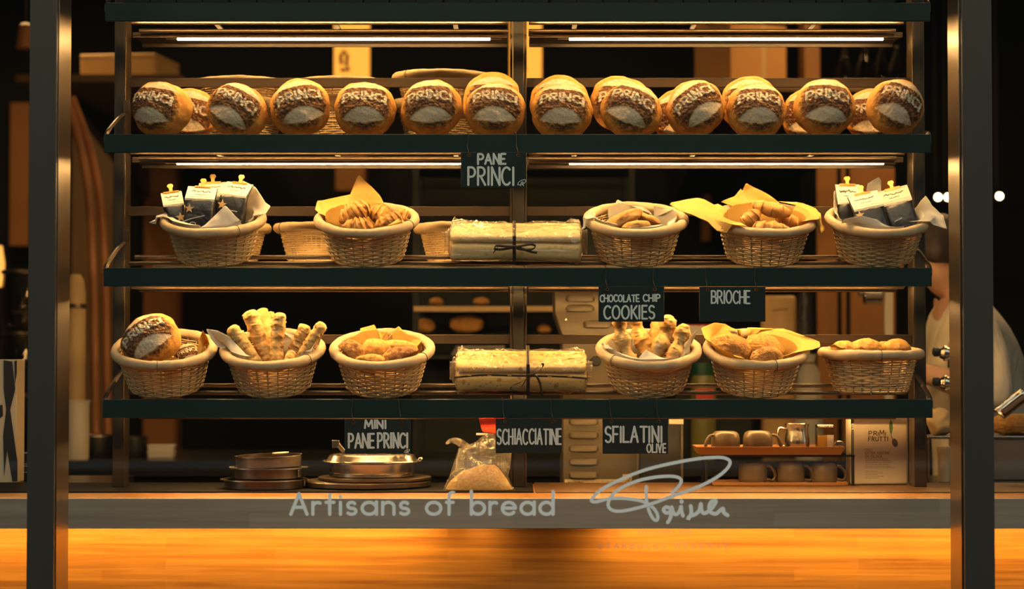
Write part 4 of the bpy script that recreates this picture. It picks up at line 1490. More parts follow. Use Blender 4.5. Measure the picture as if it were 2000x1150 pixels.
WITHIN = {'browned rolls in the basket': 'roll', 'sesame buns in the basket': 'sesame', 'pale buns in the level basket': 'bun', 'flaky croissants in the basket': 'croissant', 'glossy brioches in the basket': 'brioche',
          'pale biscuits in the basket': 'cookie', 'seeded breadsticks in the basket': 'stick_left', 'twisted breadsticks in the basket': 'stick_right', 'round loaves in the left basket of the lowest shelf': 'loaf'}
for o in list(COL.objects):
    if o.get('group') in WITHIN:
        if o.data.users > 1:
            o.data = o.data.copy()
        fit(o, WITHIN[o['group']])
    elif o.parent is not None and o.name.startswith('pouch_body'):
        fit(o, 'bags_left' if wm(o).translation.x < 0 else 'bags_right')

# ------------------------------------------------------------------ wrapped flatbread
def flat_mat(name, base, spot, amount, scale):
    """pale bread with round browned blisters of many sizes"""
    m = mat(name, base, .6, 0, .3, bump=(80, .5, .002))
    nt = m.node_tree
    b = nt.nodes['Principled BSDF']
    tc = N(nt, 'ShaderNodeTexCoord')
    last = None
    for sc_, lo in ((scale, .42), (scale * 2.1, .36)):
        v = N(nt, 'ShaderNodeTexVoronoi')
        v.inputs['Scale'].default_value = sc_
        nt.links.new(tc.outputs['Object'], v.inputs['Vector'])
        sp = N(nt, 'ShaderNodeSeparateColor')
        nt.links.new(v.outputs['Color'], sp.inputs['Color'])
        r = N(nt, 'ShaderNodeMath', operation='MULTIPLY')          # each cell its own blister size
        r.inputs[1].default_value = lo
        nt.links.new(sp.outputs['Red'], r.inputs[0])
        d = N(nt, 'ShaderNodeMath', operation='SUBTRACT')
        nt.links.new(r.outputs['Value'], d.inputs[0])
        nt.links.new(v.outputs['Distance'], d.inputs[1])
        g = N(nt, 'ShaderNodeMapRange')
        g.inputs['From Min'].default_value = -.03
        g.inputs['From Max'].default_value = .12
        g.inputs['To Max'].default_value = amount
        nt.links.new(d.outputs['Value'], g.inputs['Value'])
        mx = N(nt, 'ShaderNodeMix', data_type='RGBA')
        if last is None:
            mx.inputs['A'].default_value = (*base, 1)
        else:
            nt.links.new(last, mx.inputs['A'])
        mx.inputs['B'].default_value = (*spot, 1)
        nt.links.new(g.outputs['Result'], mx.inputs['Factor'])
        last = mx.outputs['Result']
    nt.links.new(last, b.inputs['Base Color'])
    return m


M_FLAT = flat_mat('spotted_flatbread', (0.88, 0.58, 0.20), (0.52, 0.19, 0.035), .9, 58)
M_FLAT2 = flat_mat('pale_flatbread', (0.88, 0.66, 0.33), (0.62, 0.34, 0.10), .5, 70)
M_CELLO = clear_mat('crinkled_cellophane', (0.97, 0.95, 0.90), 0.06, 1.62, bump=(26, 1.0, 0.010), haze=0.13, haze_col=(.95, .85, .66))
M_RIBBON = mat('dark_ribbon', (0.030, 0.021, 0.014), 0.38)
M_RIBGOLD = mat('gold_ribbon_print', (0.75, 0.42, 0.10), 0.4)


def rbox(w, d, h, e, nx=90, nc=44, seed=1, wob=.0, fin=0.0, crease=0.0, dip=0.0, spots=None):
    """rounded long box, X from -w/2 to w/2, base z = 0; closed; returns builder and crust colours"""
    # evenly spaced stations round the rounded cross-section
    raw = []
    for k in range(721):
        a = 2 * math.pi * k / 720
        c, s = math.cos(a), math.sin(a)
        raw.append((c, s, (abs(c) ** e) * (1 if c >= 0 else -1), (abs(s) ** e) * (1 if s >= 0 else -1)))
    acc = [0.0]
    for a, b in zip(raw[:-1], raw[1:]):
        acc.append(acc[-1] + math.hypot((b[2] - a[2]) * d, (b[3] - a[3]) * h))
    ring, j = [], 0
    for k in range(nc):
        while acc[j] < acc[-1] * k / nc:
            j += 1
        ring.append(raw[j])
    mb = MB()
    rows, cols = [], []
    for i in range(nx + 1):
        x = -w / 2 + w * i / nx
        ex = min(1.0, (w / 2 - abs(x)) / .012)
        env = (0.72 + .28 * math.sqrt(max(0, 1 - (1 - ex) ** 2)))
        if fin:
            g = min(1.0, max(0.0, (w / 2 - abs(x)) / fin))
            env = .05 + .95 * smooth01(.28, 1.0, g)
        hh = h * (1 - dip * math.exp(-(x / .045) ** 2))
        row = []
        for (c, s, cy, sz) in ring:
            y = d / 2 * cy
            z = hh / 2 * sz
            if fin:
                y *= env if env < 1 else 1
                z *= 1.0 if env >= 1 else max(env, .55)
            else:
                y *= env
                z *= env
            l = wob * (nz(x, y, z, 14, seed) + .5 * nz(x, y, z, 40, seed + 1))
            if crease:
                cr = 1 - abs(nz(x, y, z, 30, seed + 5)) * 2.2
                cr2 = 1 - abs(nz(x, y, z, 75, seed + 6)) * 2.4
                edge = .45 + 1.2 * smooth01(.5, 1.0, abs(x) / (w / 2))
                l += crease * edge * (max(0, cr) ** 3 + .5 * max(0, cr2) ** 3)
            nrm = Vector((0, c, s))
            row.append((x, y + nrm.y * l, z + h / 2 + nrm.z * l))
            if spots is not None:
                sp = nz(x * 1.0, y, z, 62, seed + 20) * .9 + nz(x, y, z, 150, seed + 21) * .5
                cols.append((.12 * max(0, nz(x, y, z, 30, seed + 9)), min(1, spots * max(0.0, sp - .10) * 3.0), 0))
        rows.append(row)
    mb.grid(rows, wrap=True)
    mb.poly(list(reversed(rows[0])))
    mb.poly(rows[-1])
    if spots is not None:
        cols += cols[:nc] + cols[-nc:]
    return mb, cols


def strip(mb, pts, wv, tf=None):
    """flat ribbon along pts with width vector wv"""
    wv = Vector(wv)
    vs = []
    for p in pts:
        vs += [Vector(p) - wv, Vector(p) + wv]
    mb.add(vs, [(2 * i, 2 * i + 1, 2 * i + 3, 2 * i + 2) for i in range(len(pts) - 1)])


def flatbread(k, xa, xb, h, label, m, style, dip, seed):
    w = (xb - xa) * M(.02)
    t = thing('wrapped_flatbread', label, 'wrapped bread', P((xa + xb) / 2, (520, 777)[k - 2], .085), (TILT, 0, 0), 'wrapped flatbreads on the bread rack')
    t.location.z = LZ[k] + .0350
    d = .128
    for z0, hh, e_, back in ((0, h * .64, .42, 0), (h * .645, h * .35, .62, .006)):
        mb, cols = rbox(w - .03, d - .012, hh, e_, nc=64, seed=seed + z0 * 50, wob=.0022, dip=dip if z0 else 0, spots=1.25)
        mb.v = [(x, y + back, z + z0) for x, y, z in mb.v]
        me = mb.mesh('flatbread', 60)
        set_crust(me, cols)
        link('flatbread', me, m, t)
    mb, _ = rbox(w, d + .004, h + .006, .46, nx=170, nc=110, seed=seed + 3, wob=.0012, fin=.022, crease=.0070, dip=dip)
    mb.v = [(x, y, z - .001) for x, y, z in mb.v]
    mb.build('wrapper', M_CELLO, t, smooth=180)
    yf, zt = -d / 2 - .0055, h + .0065
    r = MB()
    g = MB()
    bx = {'v': -.004, 'c': .017}[style]
    zz = zt - h * dip
    ring = [(bx, yf, -.001), (bx, yf - .001, zz * .5), (bx, yf + .002, zz - .006), (bx, yf + .010, zz + .001), (bx, 0, zz + .0015), (bx, -yf - .008, zz), (bx, -yf, zz - .008), (bx, -yf, 0)]
    strip(r, spline(ring, 5), (.0042, 0, 0))
    knot = Vector((bx, yf - .002, h * (.62 if style == 'v' else .70)))
    if style == 'c':
        hr = [(-w / 2 + .012, yf + .012, h * .56), (-w / 2 + .03, yf - .002, h * .66), (-w / 4, yf - .003, h * .73), (0, yf - .003, h * .70), (w / 4, yf - .003, h * .68), (w / 2 - .03, yf - .002, h * .62), (w / 2 - .014, yf + .010, h * .52)]
        strip(r, spline(hr, 8), (0, 0, .0026))
        for i in range(7):
            q = -w / 2 + .05 + i * w / 7.2
            if abs(q - bx) > .03:
                zq = h * (.715 if q < 0 else .672)
                strip(g, [(q - .005, yf - .0042, zq + .001), (q + .005, yf - .0042, zq)], (0, 0, .0013))
    ro = r.build('ribbon', M_RIBBON, t, smooth=60, solid=.0004)
    if g.v:
        g.build('gold_print', M_RIBGOLD, ro, smooth=0, solid=.0003)
    b = MB()
    if style == 'v':
        loops = [[(0, 0, 0), (-.020, -.008, .004), (-.044, -.010, .006), (-.048, -.008, -.002), (-.030, -.007, -.004), (0, 0, -.001)],
                 [(0, 0, 0), (.020, -.008, .006), (.042, -.010, .010), (.052, -.009, .004), (.040, -.008, -.004), (.016, -.006, -.004), (0, 0, 0)]]
        tails = [[(0, 0, 0), (.020, -.006, -.003), (.040, -.006, -.010), (.056, -.005, -.013)], [(-.040, -.008, .001), (-.046, -.007, -.006), (-.052, -.006, -.013)]]
    else:
        loops = [[(0, 0, 0), (.012, -.008, .014), (.026, -.012, .030), (.034, -.012, .036), (.036, -.011, .028), (.022, -.009, .012), (0, 0, 0)],
                 [(0, 0, 0), (-.016, -.009, -.012), (-.034, -.010, -.020), (-.042, -.010, -.027), (-.034, -.011, -.033), (-.018, -.010, -.028), (-.004, -.002, -.006)]]
        tails = [[(.004, -.002, 0), (.018, -.008, .004), (.028, -.008, -.014), (.032, -.006, -.036), (.036, -.005, -.054)]]
    for l in loops + tails:
        strip(b, spline([tuple(knot + Vector(q)) for q in l], 7), (0.0008, .0010, .0030) if style == 'v' else (.0022, .0012, .0016))
    b.lathe([(.0005, -.005), (.005, -.0045), (.0062, 0), (.005, .0045), (.0005, .005)], 14, tuple(knot + Vector((0, -.003, 0))))
    b.build('bow', M_RIBBON, t, smooth=60, solid=.0004)
    return t


flatbread(2, 866, 1149, .070, 'clear wrapped pale flatbread with a bow tied in the middle, upper of the two', M_FLAT2, 'v', .10, 5)
flatbread(3, 877, 1158, .072, 'clear wrapped spotted flatbread with a crossed ribbon, lower of the two', M_FLAT, 'c', .0, 15)

# ------------------------------------------------------------------ hanging chalkboards
M_CHALKB = mat('chalkboard_black', (0.007, 0.017, 0.017), 0.6, 0, .3, var=(12, .5, (.009, .021, .021)))
M_CHALK = mat('chalk_white', (0.72, 0.78, 0.74), 0.8)
M_WIRE = mat('dark_wire', (0.10, 0.07, 0.045), 0.4, 0.7)
M_BRASS = mat('brass_eyelet', (0.75, 0.34, 0.10), 0.3, 1.0)
YS = -.0060


def chalkboard(k, x0, x1, y0, y1, holes, words, label, mark=None, seed=1):
    rnd = random.Random(seed)
    c = P((x0 + x1) / 2, y0, YS)
    t = thing('chalkboard_sign', label, 'sign', c, group='chalkboard signs hanging from the bread rack')
    a, b = P(x0, y1, YS), P(x1, y0, YS)
    MB().box(a.x, b.x, YS, YS + .003, a.z, b.z).build('board', M_CHALKB, t, world=True, bevel=.0006)
    mb = MB()
    for (s, xa, xb, yb, yt, w) in words:
        px_text(mb, s, xa, xb, yb, yt, w, YS - .0006, gap=.22, jit=.5, rnd=rnd)
    if mark:
        mx, my, s = mark
        for l in ([(-8, 4), (-6, -1), (0, -5), (7, -6), (8, -3), (3, 2), (-4, 4), (-7, 3)], [(-2, 6), (-1, 0), (1, -2), (3, -1), (1, 2), (4, 6)]):
            ribbon(mb, spline([(mx + q[0] * s, my + q[1] * s) for q in l], 5), .55, lambda p, q: P(p, q, YS - .0006))
    mb.build('lettering', M_CHALK, t, world=True, smooth=0, fix=False)
    for h in holes:
        p = P(h, y0 + 6, YS)
        top = LZ[k]
        dx = rnd.uniform(-.004, .004)
        q = spline([(p.x + dx - .006, .004, top + .003), (p.x + dx - .0055, -.002, top + .004), (p.x + dx - .004, -.0036, top - .004), (p.x - .004, -.0050, top - .030), (p.x - .001, YS - .003, p.z + .010), (p.x, YS - .002, p.z)], 6)
        w = MB().tube(q, .0009, 6).build('wire_hook', M_WIRE, t, world=True, smooth=60)
        MB().tube([(p.x + .0034 * math.cos(i * .5236), YS - .0008, p.z + .0034 * math.sin(i * .5236)) for i in range(12)], .0011, 6, closed=True).build('eyelet', M_BRASS, w, world=True, smooth=60)
    return t


chalkboard(1, 900, 1028, 297, 366, (916, 1012), [('PANE', 934, 987, 320, 301, 2.0), ('PRINCI', 915, 1003, 361, 327, 2.1)], 'small chalkboard reading pane princi, hanging under the round loaves', (1019, 357, 1.0), 1)
chalkboard(2, 1169, 1297, 559, 628, (1186, 1279), [('CHOCOLATE', 1172, 1248, 589, 576, 1.35), ('CHIP', 1256, 1289, 588, 575, 1.35), ('COOKIES', 1180, 1278, 622, 597, 1.8)], 'small chalkboard reading chocolate chip cookies, above the twisted breadsticks', None, 2)
chalkboard(2, 1366, 1495, 560, 628, (1382, 1477), [('BRIOCHE', 1390, 1464, 592, 568, 1.6)], 'small chalkboard reading brioche, above the sesame buns', None, 3)
chalkboard(3, 673, 802, 818, 886, (690, 784), [('MINI', 713, 753, 836, 821, 1.9), ('PANE', 681, 730, 874, 847, 2.0), ('PRINCI', 738, 796, 874, 846, 2.0)], 'small chalkboard reading mini pane princi, above the steel pan', (795, 881, .6), 4)
chalkboard(3, 968, 1097, 817, 885, (986, 1080), [('SCHIACCIATINE', 971, 1096, 867, 838, 1.7)], 'small chalkboard reading schiacciatine, above the plastic bag of crumbs', None, 5)
chalkboard(3, 1177, 1305, 817, 886, (1195, 1287), [('SFILATINI', 1182, 1292, 863, 833, 2.0), ('OLIVE', 1264, 1300, 883, 867, 1.5)], 'small chalkboard reading sfilatini olive, above the slotted steel housing', None, 6)

# ------------------------------------------------------------------ row of cartons on the topmost shelf
M_CART = mat('dark_carton', (0.006, 0.010, 0.009), 0.5, 0, .25)
M_CARTT = mat('pale_carton_print', (0.30, 0.32, 0.28), 0.6)
box_me = MB().box(-.0305, .0305, 0, .09, 0, .14).mesh('carton_body', 0)
box_me.materials.append(M_CART)
mb = MB()
for z, s in ((.0075, .010), (.0045, .006)):
    for i in range(4):
        mb.box(-s + i * s * .52, -s + i * s * .52 + s * .36, -.0006, .0002, z, z + .0016)
txt_me = mb.mesh('carton_print', 0)
txt_me.materials.append(M_CARTT)
x = XL + .075
i = 0
while x < XR - .07:
    if abs(x - PXC0 - .012) > .0:
        t = thing('dark_carton', 'dark carton in the row along the topmost shelf, only its bottom in the picture', 'box', (x, .020, LZ[0] - .0065), (0, 0, 0), 'dark cartons on the topmost shelf')
        link('carton_body', box_me, None, t)
        link('carton_print', txt_me, None, t)
    i += 1
    x += .0645 if i % 4 else .069
# ------------------------------------------------------------------ things on the counter under the rack
M_INOX = mat('brushed_inox', (0.62, 0.56, 0.47), 0.24, 1.0, bump=(40, .06, .001), stretch=(1, 1, 8))
M_INOXD = mat('worn_tin', (0.20, 0.15, 0.10), 0.38, 0.9, var=(30, .7, (0.10, 0.07, 0.045)))
M_BLACK = mat('black_plastic', (0.012, 0.012, 0.011), 0.4)
M_PALE = mat('cream_plastic', (0.62, 0.52, 0.36), 0.5)
ZC, ZB = 1.0038, 1.0038           # mat top, board top


def pbox(x0, x1, y0, y1, Y, d, mb=None, mtx=None):
    """box whose front face covers photo columns x0..x1 and rows y0..y1 at depth Y, d deep"""
    a, b = P(x0, y1, Y), P(x1, y0, Y)
    return (mb or MB()).box(a.x, b.x, Y, Y + d, a.z, b.z, mtx)


def lathe_thing(name, label, cat, px, Y, z, prof, m, n=48, group=None, rot=(0, 0, 0)):
    X = P(px, 900, Y).x
    o = MB().lathe(prof, n).build(name, m, smooth=40)
    o.location = (X, Y, z)
    o.rotation_euler = rot
    return tag(o, label, cat, group)


# stack of cake tins on the left
def tin(px, Y, z, r, h, rim, rot, label):
    X = P(px, 900, Y).x
    t = thing('cake_tin', label, 'cake tin', (X, Y, z), rot, 'cake tins on the counter')
    MB().lathe([(.001, 0), (r, 0), (r + .001, .001), (r + .001, h), (r - .001, h), (r - .001, .002), (.001, .002)], 56).build('tin_wall', M_INOXD, t, smooth=40)
    MB().lathe([(r + .0012, h - .002), (r + rim, h - .0015), (r + rim, h + .0012), (r + .0012, h + .0012)], 56, caps=False).build('tin_rim', M_INOX, t, smooth=30)
    MB().box(r + .0022, r + .007, -.006, .006, .004, h - .004).build('tin_clasp', M_INOX, t, bevel=.001)
    return t


tin(516, .17, ZC + .0005, .098, .0215, .012, (0, 0, 0), 'wide dark cake tin at the bottom of the stack of tins')
tin(524, .17, ZC + .0255, .083, .026, .016, (0, 0, -.4), 'middle cake tin with a broad pale rim')
tin(525, .165, ZC + .0555, .081, .026, .003, (0, math.radians(-2), .6), 'topmost cake tin, slightly tilted, with a clasp on its side')
mb = MB().tube([(.020 * math.cos(i * .5236), .012 * math.sin(i * .5236), .003) for i in range(12)], .0026, 8, closed=True)
o = mb.build('metal_ring', M_INOX, smooth=60)
o.location = (P(548, 884, .165).x, .165, ZC + .0845)
o.rotation_euler = (0, math.radians(-4), 0)
tag(o, 'small metal ring lying on the topmost cake tin', 'ring')

# steel pan on two round plates
lathe_thing('round_plate', 'wide round steel plate lying lowest under the steel pan', 'plate', 717, .235, ZC + .0004, [(.001, 0), (.158, 0), (.1625, .003), (.1625, .013), (.158, .0155), (.001, .0155)], M_INOXD, 72)
lathe_thing('round_plate', 'second round steel plate between the wide plate and the steel pan', 'plate', 732, .235, ZC + .0163, [(.001, 0), (.140, 0), (.144, .002), (.144, .0075), (.140, .009), (.001, .009)], M_INOXD, 72)
t = thing('steel_pan', 'round steel pan with a flat lid on the steel plates', 'pan', (P(727, 900, .235).x, .235, ZC + .0257))
MB().lathe([(.001, 0), (.106, 0), (.110, .002), (.110, .010), (.1085, .011), (.112, .034), (.120, .035), (.120, .037), (.001, .037)], 72).build('pan_body', M_INOX, t, smooth=40)
l = MB().lathe([(.001, .0372), (.124, .0372), (.127, .039), (.124, .041), (.116, .041), (.108, .054), (.098, .0565), (.001, .057)], 72).build('lid', M_INOX, t, smooth=40)
MB().tube([(.118, 0, .041), (.122, .004, .046), (.126, 0, .046), (.127, -.004, .042)], .002, 8).build('lid_hook', M_INOX, l, smooth=60)
MB().lathe([(.001, .0572), (.008, .0572), (.007, .066), (.011, .068), (.011, .073), (.001, .073)], 24).build('lid_knob', M_BLACK, l, smooth=40)
a, b = P(676, 895, .19), P(656, 862, .19)
mb = MB()
for dy in (-.0055, .0055):
    w = .0065
    mb.prism([(a.x - w, .19 + dy, a.z + .012), (a.x + w, .19 + dy, a.z + .012), (b.x + w, .19 + dy * 1.6, b.z), (b.x - w, .19 + dy * 1.6, b.z)], (0, .0014, 0))
mb.prism([(b.x - .0085, .181, b.z - .014), (b.x + .0085, .181, b.z - .012), (b.x + .0095, .181, b.z + .004), (b.x - .0085, .181, b.z + .005)], (0, .020, 0))
o = mb.build('tongs', M_INOX, smooth=30, bevel=.0008)
tag(o, 'steel tongs standing slanted behind the pan lid', 'tongs')
o.location.z += -.0015

# clear bag of crumbs with a red clip
M_CRUMB = mat('breadcrumbs', (0.72, 0.48, 0.18), 0.9, var=(150, .8, (0.36, 0.21, 0.07)), bump=(420, .9, .002))
M_FILM = clear_mat('clear_bag_film', (0.96, 0.92, 0.84), 0.10, 1.6, bump=(34, 1.0, .012), haze=0.13, haze_col=(.92, .82, .62))
M_RED = mat('red_clip_plastic', (0.80, 0.055, 0.025), 0.35)
t = thing('crumb_bag', 'open clear plastic bag of breadcrumbs held by a red clip', 'bag', (P(936, 955, .10).x, .10, ZC))
mb = MB()
rows = []
s_ = M(.10)
prof = [(0, 72, 0, .045), (.4, 71, 0, .052), (12, 62, -2, .054), (26, 56, -1, .050), (40, 55, 2, .044), (56, 54, 6, .034), (70, 53, 8, .026), (80, 50, 9, .022), (92, 32, 24, .018), (108, 20, 30, .013), (126, 17, 34, .010)]
for (h, hw, cx_, d) in prof:
    row = []
    for q in range(64):
        a = 2 * math.pi * q / 64
        c, s = math.cos(a), math.sin(a)
        x = (cx_ + hw * (abs(c) ** .6) * (1 if c >= 0 else -1)) * s_
        y = d * (abs(s) ** .8) * (1 if s >= 0 else -1)
        k_ = .0065 * min(1, h / 20) * (nz(x, y, h * .0012, 22, 3) + .6 * nz(x, y, h * .0012, 55, 4))
        row.append((x + k_, y + k_, h * s_ + k_ * .3 * (1 if h > 1 else 0)))
    rows.append(row)
mb.grid(rows, wrap=True)
mb.poly(list(reversed(rows[0])))
fl = mb.build('bag_film', M_FILM, t, smooth=180)
mb = MB()
g = []
for f in range(9):
    x = (-18 - 46 * f / 8) * s_
    z = (74 + 22 * math.sin(f / 8 * 2.2)) * s_
    g.append([(x + .004 * nz(f, q, 0, .6, 2), -.020 + .004 * q * (1 - f / 12) + .010 * math.sin(f * .7), z + (q - 4.5) * .0032 * (1 - f / 10) + .003 * nz(f, q, 1, .5, 5)) for q in range(10)])
mb.grid(g)
mb.build('loose_flap', M_FILM, fl, smooth=180, solid=.0006)
mb = MB()
rows = []
for i in range(14):
    h = 42 * (i / 13)
    row = []
    for q in range(60):
        a = 2 * math.pi * q / 60
        c, s = math.cos(a), math.sin(a)
        k_ = (1 - (i / 13) ** 2.6)
        x = ((66 - h * .40) * (abs(c) ** .7) * (1 if c >= 0 else -1)) * k_ ** .30 * s_
        y = .040 * (abs(s) ** .8) * (1 if s >= 0 else -1) * k_ ** .30
        row.append((x, y, .0015 + h * s_ * (1 + .55 * nz(x, y, 0, 24, 6)) + .0012 * nz(x, y, h, 160, 7)))
    rows.append(row)
mb.grid(rows, wrap=True)
mb.poly(list(reversed(rows[0])))
mb.poly(rows[-1])
mb.build('breadcrumbs', M_CRUMB, t, smooth=60)
mb = MB()
mb.prism([(-2 * s_, -.012, 140 * s_), (6 * s_, -.012, 112 * s_), (44 * s_, -.012, 106 * s_), (52 * s_, -.012, 150 * s_), (30 * s_, -.012, 146 * s_), (8 * s_, -.012, 143 * s_)], (0, .024, 0))
mb.build('red_clip', M_RED, t, bevel=.004, sub=1)
mb = MB().box(-6 * s_, 16 * s_, -.004, .004, 106 * s_, 110 * s_)
mb.build('tie_strip', M_PALE, t, bevel=.0008)

# tall slotted steel housing behind the right half
M_GREYM = mat('warm_grey_enamel', (0.125, 0.098, 0.06), 0.42, 0.3, var=(60, .35, (.10, .078, .048)))
YM = .66
t = thing('slotted_machine', 'tall grey steel machine housing with louvre slots behind the rack', 'machine', (P(1165, 940, YM).x, YM + .12, .9005))
pts = [P(*q, YM) for q in ((1098, 952), (1098, 655), (1083, 612), (1083, 548), (1250, 548), (1250, 952))]
for p in pts:
    if p.z < 1.0:
        p.z = .9005
MB().prism(pts, (0, .26, 0)).build('housing', M_GREYM, t, world=True, bevel=.004)
for (cx_, cy_, hw) in ((1133, 584, 28), (1133, 603, 28), (1167, 634, 28), (1140, 824, 29), (1140, 850, 29), (1140, 876, 29), (1140, 902, 29), (1140, 928, 29)):
    c = P(cx_, cy_, YM)
    w, h = hw * M(YM), 8.5 * M(YM)
    mb = MB()
    rows = []
    for i in range(15):
        f = -1 + 2 * i / 14
        e = math.sqrt(max(0, 1 - abs(f) ** 5))
        rows.append([(c.x + w * f, YM + .0005 - .011 * e * math.sin(math.pi * q / 8 * .5) if q < 8 else YM + .0005 - .011 * e, c.z + h * (1 - q / 8 * 1.7) * (.35 + .65 * e)) for q in range(9)])
    mb.grid(rows)
    mb.build('louvre', M_GREYM, t, world=True, smooth=50, solid=.001)
for (cx_, cy_) in ((1139, 562), (1105, 625), (1101, 691)):
    c = P(cx_, cy_, YM)
    s = MB().lathe([(.0005, 0), (.0042, 0), (.0036, .0025), (.0005, .003)], 14).build('screw', M_INOX, t, smooth=40)
    s.rotation_euler = (math.pi / 2, 0, 0)
    s.matrix_parent_inverse = wm(t).inverted()
    s.location = (c.x, YM - .0002, c.z)
st = pbox(1103, 1216, 936, 953, YM - .0008, .0008).build('warning_sticker', mat('cream_sticker', (.72, .60, .40), .5), t, world=True)
pbox(1216, 1234, 926, 953, YM - .0008, .0008).build('pictogram_sticker', mat('cream_sticker', (.72, .60, .40), .5), t, world=True)
mb = MB()
px_text(mb, 'WARNING', 1110, 1140, 947, 939.5, .55, YM - .0014, gap=.3)
for r_ in range(3):
    for q in range(7):
        mb2 = 1143 + q * 10
        ribbon(mb, [(mb2, 939.5 + r_ * 3.4), (mb2 + 7.6, 939.5 + r_ * 3.4)], .35, lambda a, b: P(a, b, YM - .0014))
ribbon(mb, [(1219, 946), (1225, 936), (1232, 946)], .7, lambda a, b: P(a, b, YM - .0014))
ribbon(mb, [(1219, 931), (1226, 929), (1231, 934), (1228, 938)], .7, lambda a, b: P(a, b, YM - .0014))
mb.build('sticker_print', mat('brown_print', (.10, .06, .03), .6), st, world=True, smooth=0, fix=False)
c = P(1170, 690, YM)
t2 = MB().tube([(P(1163, 705, YM).x, YM - .035, P(1163, 705, YM).z), (P(1163, 705, YM).x, YM - .001, P(1163, 705, YM).z)], .014, 24).build('black_knob', M_BLACK, t, world=True, smooth=40, bevel=.002)

t = thing('black_screen_box', 'black flat box with pale edges beside the slotted machine', 'box', (P(1292, 940, .62).x, .63, .9005))
a, b = P(1249, 950, .60), P(1333, 822, .60)
MB().box(a.x, b.x, .60, .655, .9010, b.z).build('screen_body', M_BLACK, t, world=True, bevel=.003)
for x0, x1 in ((1243.5, 1247), (1330, 1334)):
    p0, p1 = P(x0, 950, .59), P(x1, 815, .59)
    MB().box(p0.x, p1.x, .588, .596, .9010, p1.z).build('edge_strip', M_GREYM, t, world=True)
p0, p1 = P(1306, 828, .59), P(1334, 814, .59)
MB().box(p0.x, p1.x, .575, .587, p0.z, p1.z).build('tan_tag', M_PALE, t, world=True, bevel=.001)

a, b = P(1085, 940, YM), P(1350, 940, YM)
tag(MB().box(a.x - .02, b.x + .01, .56, .98, .0005, .9000).build('machine_stand', M_BLACK, bevel=.003), 'black stand hidden behind the counter under the slotted machine', 'stand')
# two wooden trays with upturned mugs
M_TRAYW = wood_mat('orange_tray_wood', (0.58, 0.27, 0.085), (0.42, 0.18, 0.05), (.6, .2), .42, 8.3)
M_MUG = mat('brown_glaze', (0.15, 0.105, 0.050), 0.36, 0.0, 0.4, coat=.08)


def tray(x0, x1, yb, Y, d, h, z, label, inset=8):
    t = thing('wooden_tray', label, 'tray', (P((x0 + x1) / 2, yb, Y).x, Y + d / 2, z), group='wooden trays with mugs')
    hw, k_ = (x1 - x0) / 2 * M(Y), inset * M(Y)
    MB().box(-hw + k_, hw - k_, -d / 2 + .004, d / 2 - .004, .0005, .005).build('tray_floor', M_TRAYW, t)
    for n_, pts in (('front', [(-hw + k_, -d / 2, 0), (hw - k_, -d / 2, 0), (hw, -d / 2 - .003, h), (-hw, -d / 2 - .003, h)]), ('back', [(-hw + k_, d / 2 - .004, 0), (hw - k_, d / 2 - .004, 0), (hw, d / 2 - .001, h), (-hw, d / 2 - .001, h)])):
        MB().prism(pts, (0, .0038, 0)).build('tray_side', M_TRAYW, t, bevel=.0006)
    for s in (-1, 1):
        MB().prism([(s * (hw - k_), -d / 2 + .004, 0), (s * (hw - k_), d / 2 - .0045, 0), (s * hw, d / 2 - .0045, h), (s * hw, -d / 2 + .004, h)], (-s * .0038, 0, 0)).build('tray_end', M_TRAYW, t, bevel=.0006)
    return t


ZT2 = P(1505, 888, .25).z
tray(1360, 1650, 888, .25, .125, .0205, ZT2, 'upper wooden tray holding two upturned mugs and a steel jug')
tray(1390, 1657, 945, .25, .125, .0080, ZB + .0004, 'lower wooden tray holding three upturned mugs', 4)
t = thing('tray_riser', 'dark metal riser carrying the upper wooden tray', 'stand', (P(1505, 940, .31).x, .315, ZB))
for px in (1376, 1660):
    for y in (.262, .368):
        MB().box(P(px, 900, .31).x - .003, P(px, 900, .31).x + .003, y - .003, y + .003, ZB + .0004, ZT2 - .0060).build('leg', M_BLACK, t, world=True)
for y in (.262, .368):
    MB().box(P(1373, 900, .31).x, P(1663, 900, .31).x, y - .003, y + .003, ZT2 - .0058, ZT2 - .0006).build('rail', M_BLACK, t, world=True)


def mug_parts():
    mb = MB().lathe([(.0365, 0), (.0385, .001), (.0395, .012), (.0395, .036), (.0365, .048), (.030, .0545), (.022, .0565), (.021, .0550), (.0005, .0550)], 44, caps=False)
    mb.lathe([(.0365, 0), (.0350, .004), (.0355, .036), (.030, .050), (.0005, .051)], 44, caps=False)
    body = mb.mesh('mug_body', 60)
    mb = MB().tube(spline([(.0385, 0, .046), (.050, 0, .043), (.060, 0, .030), (.0625, 0, .016), (.055, 0, .006), (.0390, 0, .009)], 6), .0042, 10, flat=1.25)
    h = mb.mesh('mug_handle', 60)
    for m_ in (body, h):
        m_.materials.append(M_MUG)
    return body, h


